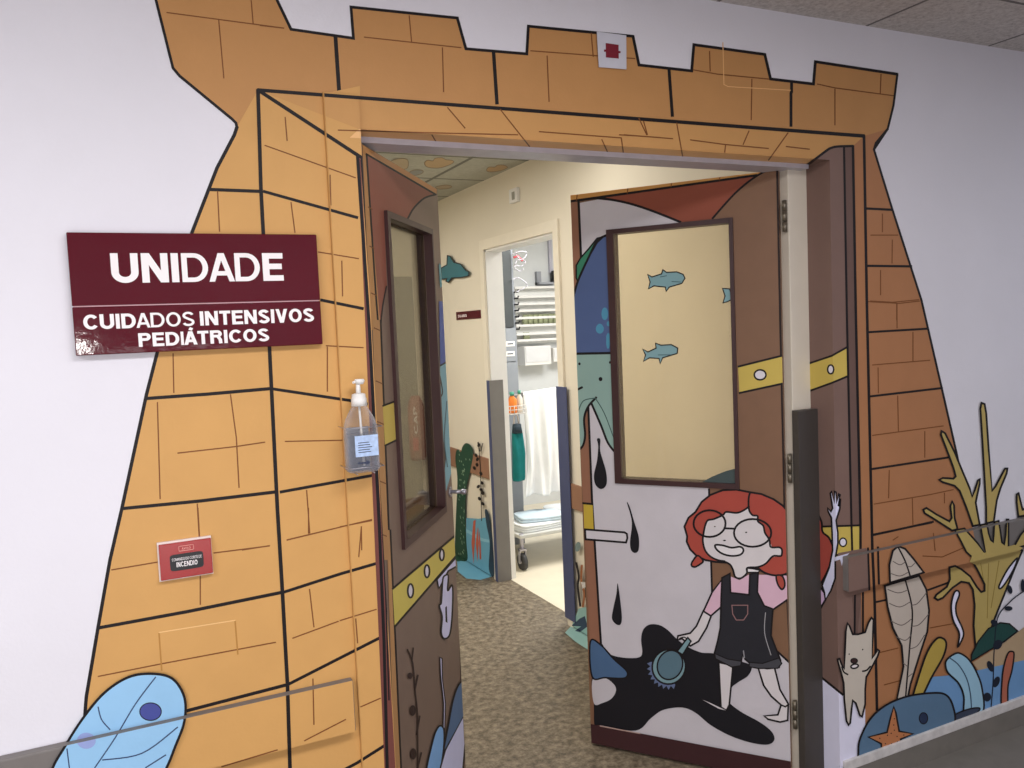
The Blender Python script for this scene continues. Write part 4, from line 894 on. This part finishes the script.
# end wall of the corridor seen through the left glass
d3 = thing('door_3', 'grey green door at the far end of the unit corridor', 'door', (1.5, 3.9, 0), kind='structure')
obj('door_panel', B((1.05, 3.868, .01), (1.985, 3.9, 2.0), bev=.003), mat('grey_green_door', (128, 126, 112), .5), d3)
obj('door_frame', box(box(B((.99, 3.86, 0), (1.05, 3.9, 2.06)), (1.05, 3.86, 2.0), (1.985, 3.9, 2.06)), (1.985, 3.86, 0), (2.02, 3.9, 2.06)), casm, d3)
obj('lower_panel', B((1.06, 3.863, .02), (1.975, 3.869, .98)), mat('beige_panel', (152, 146, 130), .5), d3)
jx, jy = 1.945, 3.825
jz1, jz0 = ony((416, 396), jy - .04).z, ony((417, 461), jy - .04).z; jw = .058; hh = jz1 - jz0
jr = thing('brown_container', 'brown plastic container with white lettering seen through the left door glass', 'container', (jx, jy, jz0))
bm = bmesh.new(); sections(bm, [(jx, jy, jz0, jw * .8, .03), (jx, jy, jz0 + .03, jw, .04), (jx, jy, jz0 + hh * .82, jw, .04), (jx, jy, jz0 + hh * .92, jw * .8, .03), (jx, jy, jz1, jw * .5, .02)])
obj('container_body', bm, mat('brown_plastic', (160, 92, 74), .4), jr)
letter_part('lettering', 'CAP', 0, 1, 0, 1, ink, jr, w=.17, at=lambda u, w: V((jx - jw * .1 - w * jw * .5, jy - .0415, jz0 + hh * (.42 + .42 * u))))
obj('warning_label', B((jx - jw * .8, jy - .0425, jz0 + hh * .16), (jx - jw * .1, jy - .0395, jz0 + hh * .36)), mat('red_label', (206, 84, 74), .5), jr)
obj('wall_hook', B((jx - .02, jy + .038, jz0 + hh * .5), (jx + .02, 3.868, jz1 - .04)), steel, jr)
# ================================================================== STORAGE ROOM
st = steel; XS = XW + .14
lt = thing('linen_trolley', 'steel wheeled linen trolley standing in the storage room', 'trolley', (2.6, 3.1, 0))
tx0, tx1, ty0, ty1 = 2.30, 2.98, 2.86, 3.36
shz = .222; topz = ony((540, 392), 3.16).z
bm = bmesh.new()
for x in (tx0, tx1):
    for y in (ty0, ty1): tube(bm, [(x, y, .14), (x, y, shz + .02)], .014, 10)
for x in (tx0 + .02, tx1): tube(bm, [(x, 3.18, shz), (x, 3.18, topz - .012)], .013, 10)
tube(bm, [(tx0 + .02, 3.18, topz - .012), (tx1, 3.18, topz - .012)], .012, 10)
tube(bm, [(tx1, 3.18, .62), (tx1, ty1, .62), (tx1, ty1, shz)], .012, 10)
obj('frame', bm, st, lt)
obj('shelf', B((tx0 - .02, ty0 - .02, shz - .012), (tx1 + .02, ty1 + .02, shz + .012), bev=.006), mat('pale_shelf', (200, 200, 196), .4), lt)
rub = mat('grey_rubber', (62, 62, 64), .6)
for x in (tx0, tx1):
    for y in (ty0, ty1):
        bm = bmesh.new(); tube(bm, [(x - .014, y, .055), (x + .014, y, .055)], .055, 20); w_ = obj('wheel', bm, rub, lt)
        bm = bmesh.new(); box(bm, (x - .024, y - .012, .055), (x - .018, y + .012, .14)); box(bm, (x + .018, y - .012, .055), (x + .024, y + .012, .14)); box(bm, (x - .024, y - .02, .13), (x + .024, y + .02, .142)); tube(bm, [(x - .025, y, .055), (x + .025, y, .055)], .012, 10)
        obj('fork', bm, st, w_)
# folded sheets
def folded(cx_, cy_, z, sx_, sy_, h_, rz, m, label, layers=3):
    t = thing('folded_sheet', label, 'linen', (cx_, cy_, z), 'folded linen on the trolley shelf')
    M = Matrix.Translation((cx_, cy_, z)) @ Matrix.Rotation(rz, 4, 'Z')
    bm = bmesh.new(); lh = h_ / layers
    for i in range(layers):
        sections(bm, [(random.uniform(-.006, .006), 0, i * lh + .001, sx_ * .97, sy_ * .97, 7), (0, 0, i * lh + lh * .3, sx_, sy_, 7), (0, 0, i * lh + lh * .7, sx_, sy_, 7), (0, 0, (i + 1) * lh, sx_ * .97, sy_ * .97, 7)], n=40)
    for v in bm.verts:
        v.co.z += .004 * math.sin(v.co.x * 22 + v.co.y * 13) * (v.co.z / h_); v.co = M @ v.co
    o = obj('cloth_stack', bm, m, t, smooth=True); return t
lin_w = mat('white_linen', (232, 236, 238), .8, .2, .03, 20, .2, 60); lin_b = mat('pale_blue_linen', (204, 222, 234), .8, .2, .03, 20, .2, 60)
folded(2.50, 3.02, shz + .012, .19, .14, .045, .1, lin_w, 'white crumpled sheet lying undermost on the trolley shelf')
folded(2.52, 3.03, shz + .062, .16, .12, .032, -.2, lin_b, 'pale blue folded sheet lying on top of the white one', 2)
folded(2.83, 3.16, shz + .012, .12, .2, .05, .05, lin_w, 'white folded sheet at the right end of the trolley shelf')
# hanging white sheet
edgeL = [(522.5, 392), (525, 440), (525.5, 470), (522.5, 498)]; edgeR = [(563, 386), (564, 430), (564.5, 470), (565, 489)]
bm = bmesh.new(); NU, NV = 40, 40; grid = []
YS = 3.14
def itp(e, t):
    k = t * (len(e) - 1); i = min(int(k), len(e) - 2); f_ = k - i
    return (e[i][0] + (e[i + 1][0] - e[i][0]) * f_, e[i][1] + (e[i + 1][1] - e[i][1]) * f_)
for j in range(NV + 1):
    row = []; t = j / NV; A_, B_ = itp(edgeL, t), itp(edgeR, t); A_ = ony(A_, YS); B_ = ony(B_, YS)
    for i in range(NU + 1):
        s_ = i / NU; p = A_.lerp(B_, s_)
        p.y += -.006 - t * (.028 * math.sin(s_ * 13 + t * 2) + .014 * math.sin(s_ * 29 - t * 3)) - .02 * t
        if t > .85: p.z += .012 * math.sin(s_ * 8) * (t - .85) / .15
        row.append(bm.verts.new(p))
    grid.append(row)
back = []
for j in range(3):
    back.append([bm.verts.new(V((v.co.x, 3.18 + .004 * j + .02 * (j > 0), topz + (.004 if j == 0 else -.05 * j)))) for v in grid[0]])
rows = back[::-1] + grid
for A_, B_ in zip(rows, rows[1:]):
    for i in range(NU): bm.faces.new((A_[i], A_[i + 1], B_[i + 1], B_[i]))
hs = obj('hanging_sheet', bm, mat('bright_white_cloth', (240, 240, 240), .8, .2, .02, 10, .15, 50), smooth=True); tag(hs, 'white sheet draped over the top bar of the trolley', 'linen')
md = hs.modifiers.new('thickness', 'SOLIDIFY'); md.thickness = .003
# teal bag
c1, c2 = ony((511, 426), 3.05), ony((524.5, 480), 3.05)
c1.x = max(c1.x, 2.26)
tb = thing('teal_bag', 'teal fabric bag hanging beside the white sheet', 'bag', (c1.x, 3.05, c2.z))
mxb = (c1.x + c2.x) / 2; wb = (c2.x - c1.x) / 2; hb = c1.z - c2.z
bm = bmesh.new(); sections(bm, [(mxb, 3.05, c2.z, wb * .95, .02, 3), (mxb, 3.05, c2.z + .02, wb * 1.0, .035, 3), (mxb + .004, 3.05, c2.z + hb * .5, wb * .97, .045, 3), (mxb, 3.05, c2.z + hb * .85, wb * .85, .03, 3), (mxb, 3.05, c1.z, wb * .7, .012, 3)], n=30)
for v in bm.verts: v.co.y += .008 * math.sin(v.co.x * 90 + v.co.z * 8)
obj('bag_body', bm, mat('teal_fabric', (24, 116, 118), .7, .2, .08, 20, .2, 40), tb)
bm = bmesh.new(); sections(bm, [(mxb - .005, 3.035, c1.z - .05, wb * .8, .03, 3), (mxb - .005, 3.035, c1.z + .012, wb * .65, .022, 3)], n=24)
obj('bag_flap', bm, mat('dark_teal_fabric', (30, 48, 60), .7), tb)
bm = bmesh.new(); tz = ony((515, 410), 3.05).z
tube(bm, [(mxb - wb * .5, 3.05, c1.z), (mxb - wb * .35, 3.05, tz - .05), (mxb, 3.05, tz - .012), (mxb + wb * .3, 3.05, tz - .05), (mxb + wb * .45, 3.05, c1.z)], .006, 8)
obj('bag_handle', bm, mat('pale_strap', (206, 196, 190), .6), tb)
# caddy with orange bottle above the bag
cz = ony((515, 413), 3.06).z; cx0 = max(ony((508, 410), 3.06).x, 2.25); cx1 = ony((523.5, 410), 3.06).x
cd = thing('hanging_basket', 'pale wire basket holding the orange bottle above the teal bag', 'basket', ((cx0 + cx1) / 2, 3.06, cz))
bm = bmesh.new(); box(bm, (cx0, 3.02, cz - .006), (cx1, 3.15, cz))
for z in (cz + .025, cz + .05): tube(bm, [(cx0, 3.15, z), (cx0, 3.02, z), (cx1, 3.02, z), (cx1, 3.15, z)], .003, 6)
for k in range(5):
    x = cx0 + (cx1 - cx0) * k / 4; tube(bm, [(x, 3.02, cz), (x, 3.02, cz + .05)], .002, 6)
obj('basket_body', bm, mat('pale_wire', (206, 204, 200), .4), cd)
tube_ = tube(bmesh.new(), [((cx0 + cx1) / 2, 3.15, cz + .03), ((cx0 + cx1) / 2, 3.17, cz + .01), ((cx0 + cx1) / 2 + .0, 3.18, topz - .012)], .004, 6); obj('basket_hook', tube_, st, cd)
def bottle(x, y, z, r, h_, m, capm, label):
    t = thing('bottle', label, 'bottle', (x, y, z))
    obj('bottle_body', sections(bmesh.new(), [(x, y, z + .001, r * .9, r * .9, 2), (x, y, z + .006, r, r, 2), (x, y, z + h_ * .62, r, r, 2), (x, y, z + h_ * .78, r * .45, r * .45, 2), (x, y, z + h_ * .84, r * .4, r * .4, 2)], n=20), m, t)
    obj('bottle_cap', sections(bmesh.new(), [(x, y, z + h_ * .83, r * .5, r * .5, 2), (x, y, z + h_, r * .48, r * .48, 2)], n=16), capm, t)
oh = ony((512, 392), 3.06).z - cz
bottle(cx0 + .036, 3.065, cz, .032, oh, mat('orange_plastic', (226, 124, 44), .4), mat('green_cap', (70, 150, 130), .4), 'orange bottle in the wire basket above the teal bag')
bottle(cx0 + .096, 3.075, cz, .022, oh * 1.05, mat('milky_plastic', (222, 214, 200), .4), MATS['green_cap'], 'milky bottle with a green cap beside the orange bottle')
# grey cabinet on the left of the store
cb = thing('storage_cabinet', 'tall grey cabinet just inside the storage doorway', 'cabinet', (2.37, 3.4, 0))
ycf = 3.42; cxr = ony((515, 320), ycf).x
zsplit = ony((508, 328), ycf).z; zmid = ony((510, 362), ycf).z; ztc = ony((505, 246), ycf).z
dkg, mdg = mat('dark_grey_steel', (66, 70, 72), .4), mat('mid_grey_steel', (140, 145, 152), .4)
obj('carcass', B((XS + .01, ycf + .02, 0), (cxr + .012, 4.0, min(ztc + .1, 2.45))), mdg, cb)
obj('upper_door', B((XS + .015, ycf, zsplit + .003), (cxr - .01, ycf + .02, min(ztc + .09, 2.44)), bev=.002), dkg, cb)
d1 = obj('drawer', B((XS + .015, ycf, zmid + .003), (cxr + .006, ycf + .02, zsplit - .003), bev=.002), mdg, cb)
obj('lower_door', B((XS + .015, ycf, .04), (cxr + .006, ycf + .02, zmid - .003), bev=.002), mdg, cb)
for y_ in (344, 354):
    L_, R_ = ony((505.8, y_), ycf), ony((514.6, y_), ycf)
    lb = obj('label_card', B((L_.x, ycf - .002, L_.z - .018), (R_.x, ycf - .0003, L_.z + .018)), white, d1)
    obj('label_text', B((L_.x + .012, ycf - .0026, L_.z - .005), (R_.x - .012, ycf - .0018, L_.z + .004)), mat('dark_print', (52, 60, 84), .5), lb)
# hooks along the cabinet edge
hk = thing('hook_strip', 'strip of small black hooks on the cabinet edge', 'hooks', (cxr + .02, ycf, 1.8))
obj('strip', B((cxr + .012, ycf + .02, ony((517, 395), ycf).z), (cxr + .016, ycf + .034, ony((514, 290), ycf).z)), mdg, hk)
for k in range(7):
    z = ony((516, 292 + k * 6.2), ycf).z; bm = bmesh.new(); tube(bm, [(cxr + .014, ycf + .02, z), (cxr + .024, ycf - .012, z), (cxr + .028, ycf - .018, z + .016)], .0065, 8); obj('hook', bm, mat('black_plastic', (20, 20, 24), .3), hk)
bm = bmesh.new(); tu = thing('tubing', 'pale tangled tubing with a red clip hung at the cabinet top', 'tubing', (cxr + .05, ycf, 2.2))
P_ = lambda x, y: tuple(ony((500 + x / 4.8, 240 + y / 4.8), ycf - .02))
for c in ([60, 70, 95, 55, 130, 62, 110, 90, 80, 100, 70, 130, 95, 150, 110, 140], [60, 190, 90, 182, 125, 205, 130, 220, 100, 240, 75, 250], [75, 60, 90, 90, 120, 100, 105, 125, 70, 120]):
    tube(bm, [V(P_(x, y)) + V((0, random.uniform(-.01, .01), 0)) for x, y in smoothed(list(zip(c[::2], c[1::2])), False, 4)], .004, 6)
obj('tube_coil', bm, mat('pale_tube', (176, 174, 182), .3), tu)
obj('red_clip', tube(bmesh.new(), [P_(66, 84), P_(84, 78), P_(108, 100)], .009, 8), mat('red_clip_plastic', (206, 84, 96), .4), tu)
# white slatted panel on the back wall
YP = 4.56; P5 = lambda x, y, yy=4.56: ony((500 + x / 4.8, 240 + y / 4.8), yy)
lp = thing('slatted_panel', 'white horizontally slatted storage panel on the back wall', 'storage panel', (3.2, 4.6, 1.6))
px0, px1 = P5(60, 300).x, P5(262, 300).x + .45
obj('panel_back', B((px0, YP + .02, P5(100, 500).z), (px1, 4.6, P5(180, 222).z)), mat('white_panel', (232, 232, 228), .5), lp)
for y in (228, 272, 306, 338, 372, 408, 448, 478):
    zz = P5(180, y).z; obj('slat', B((px0, YP - .06, zz - .012), (px1, YP + .02, zz + .010), bev=.004), white, lp)
for k in range(7):
    x = P5(112 + k * 24, 398).x; zz = P5(180, 408).z + .011; h_ = .085
    t = tag(obj('green_packet', sections(bmesh.new(), [(x, YP - .03, zz, .022, .022, 4), (x, YP - .03, zz + h_ * .8, .024, .020, 4), (x + .006, YP - .03, zz + h_, .020, .006, 4)], n=16), mat('olive_packet', (150, 156, 122), .5)), 'small olive green packet standing in the row on the slatted panel', 'packet', 'olive packets on the slatted panel')
x = P5(120, 485).x; zz = P5(120, 500).z
tag(obj('green_packet', sections(bmesh.new(), [(x, YP - .03, P5(180, 478).z + .011, .03, .02, 4), (x, YP - .03, P5(180, 478).z + .07, .026, .018, 4)], n=16), MATS['olive_packet']), 'single olive packet on the lowest slat of the panel', 'packet')
# paper tray and wall items
q0, q1 = P5(105, 512, 4.5), P5(225, 596, 4.5)
wb_ = thing('white_box', 'wide white box fixed below the slatted panel', 'box', (q0.x, 4.6, q1.z))
obj('box_body', B((q0.x, 4.45, q1.z), (q1.x + .02, 4.6, q0.z), bev=.006), white, wb_); obj('box_flap', B((q0.x + .01, 4.444, q1.z + .03), (q1.x + .01, 4.4505, q0.z - .01)), mat('pale_paper', (222, 222, 222), .6), wb_)
q0, q1 = P5(229, 520, 4.5), P5(300, 582, 4.5)
wb_ = thing('white_box', 'shorter white box beside the wide one under the slatted panel', 'box', (q0.x + .04, 4.6, q1.z))
obj('box_body', B((q0.x + .04, 4.47, q1.z), (q1.x + .2, 4.6, q0.z), bev=.006), white, wb_); obj('box_flap', B((q0.x + .05, 4.464, q1.z + .03), (q1.x + .19, 4.4705, q0.z - .01)), MATS['pale_paper'], wb_)
q0, q1 = P5(172, 152, 4.58), P5(252, 214, 4.58)
sk = thing('wall_bracket', 'grey wall bracket above the slatted panel', 'bracket', (q0.x, 4.6, q1.z))
obj('bracket_plate', B((q0.x, 4.56, q1.z), (q0.x + (q1.x - q0.x) * .25, 4.6, q0.z)), mat('grey_plastic', (150, 152, 158), .4), sk); obj('bracket_tray', B((q0.x, 4.52, q1.z), (q1.x, 4.6, q1.z + .02)), MATS['grey_plastic'], sk)
q2 = P5(240, 148, 4.56)
tag(obj('black_holder', sections(bmesh.new(), [(q2.x + .045, 4.56, q1.z + .022, .035, .03, 4), (q2.x + .045, 4.56, q0.z - .02, .035, .03, 4), (q2.x + .045, 4.56, q0.z + .005, .025, .02, 4)], n=20), mat('black_plastic', (20, 20, 24), .3)), 'black holder standing on the grey wall bracket', 'holder')
q0 = P5(232, 0, 4.58)
tag(obj('cable_duct', B((q0.x, 4.575, P5(232, 160, 4.58).z), (q0.x + .03, 4.6, CEI)), mat('lilac_grey', (186, 184, 196), .5)), 'thin vertical cable duct above the grey bracket', 'cable duct')
# ================================================================== LIGHTS
def area(name, loc, size, power, col, rot=(0, 0, 0), sy=None):
    l = bpy.data.lights.new(name, 'AREA'); l.energy = power; l.color = col; l.size = size
    if sy: l.shape = 'RECTANGLE'; l.size_y = sy
    o = bpy.data.objects.new(name, l); COL.objects.link(o); o.location = loc; o.rotation_euler = rot; return o
area('corridor_light', (0.8, -1.5, 2.48), 1.2, 30, (1.0, .98, 1.0), sy=.5)
area('corridor_light', (-1.4, -1.5, 2.48), 1.2, 33, (.97, .97, 1.0), sy=.5)
area('corridor_light', (3.6, -1.6, 2.48), 1.2, 16, (.86, .90, 1.0), sy=.5)
area('front_fill', (-.6, -2.62, 1.0), 2.4, 26, (1.0, .98, .98), (math.radians(90), 0, 0), sy=1.1)  # added soft fill behind the camera for the lintel underside and door leaves
area('flash', (-.14, -2.02, 1.585), .05, .9, (1, .98, .95), (math.radians(90), 0, math.radians(-6)))
area('unit_light', (0.7, 1.6, 2.46), .6, 24, (1.0, .96, .89), sy=.6)
area('unit_light', (0.6, 3.1, 2.46), .6, 24, (1.0, .96, .89), sy=.6)  # added to brighten the end wall behind the left glass
area('unit_light', (1.62, 1.25, 2.46), .4, 3, (1.0, .96, .89), sy=.3)  # added to brighten the shaded cream wall behind the open right leaf
area('store_light', (3.3, 2.7, 2.46), 1.2, 66, (1.0, .99, .97), sy=1.2)
wd = bpy.data.worlds.new('world'); bpy.context.scene.world = wd; wd.use_nodes = True
wd.node_tree.nodes['Background'].inputs[0].default_value = (.8, .85, 1, 1); wd.node_tree.nodes['Background'].inputs[1].default_value = .25
# ================================================================== CAMERA
cd_ = bpy.data.cameras.new('camera'); cam = bpy.data.objects.new('camera', cd_); COL.objects.link(cam)
cd_.sensor_width = 36; cd_.sensor_fit = 'HORIZONTAL'; cd_.lens = FPX * 36 / 1024; cd_.clip_start = .02
cam.matrix_world = Matrix(((RT.x, UP.x, -FW.x, CAM.x), (RT.y, UP.y, -FW.y, CAM.y), (RT.z, UP.z, -FW.z, CAM.z), (0, 0, 0, 1)))
sc = bpy.context.scene; sc.camera = cam
sc.view_settings.view_transform = 'Standard'; sc.view_settings.look = 'None'; sc.view_settings.exposure = 0
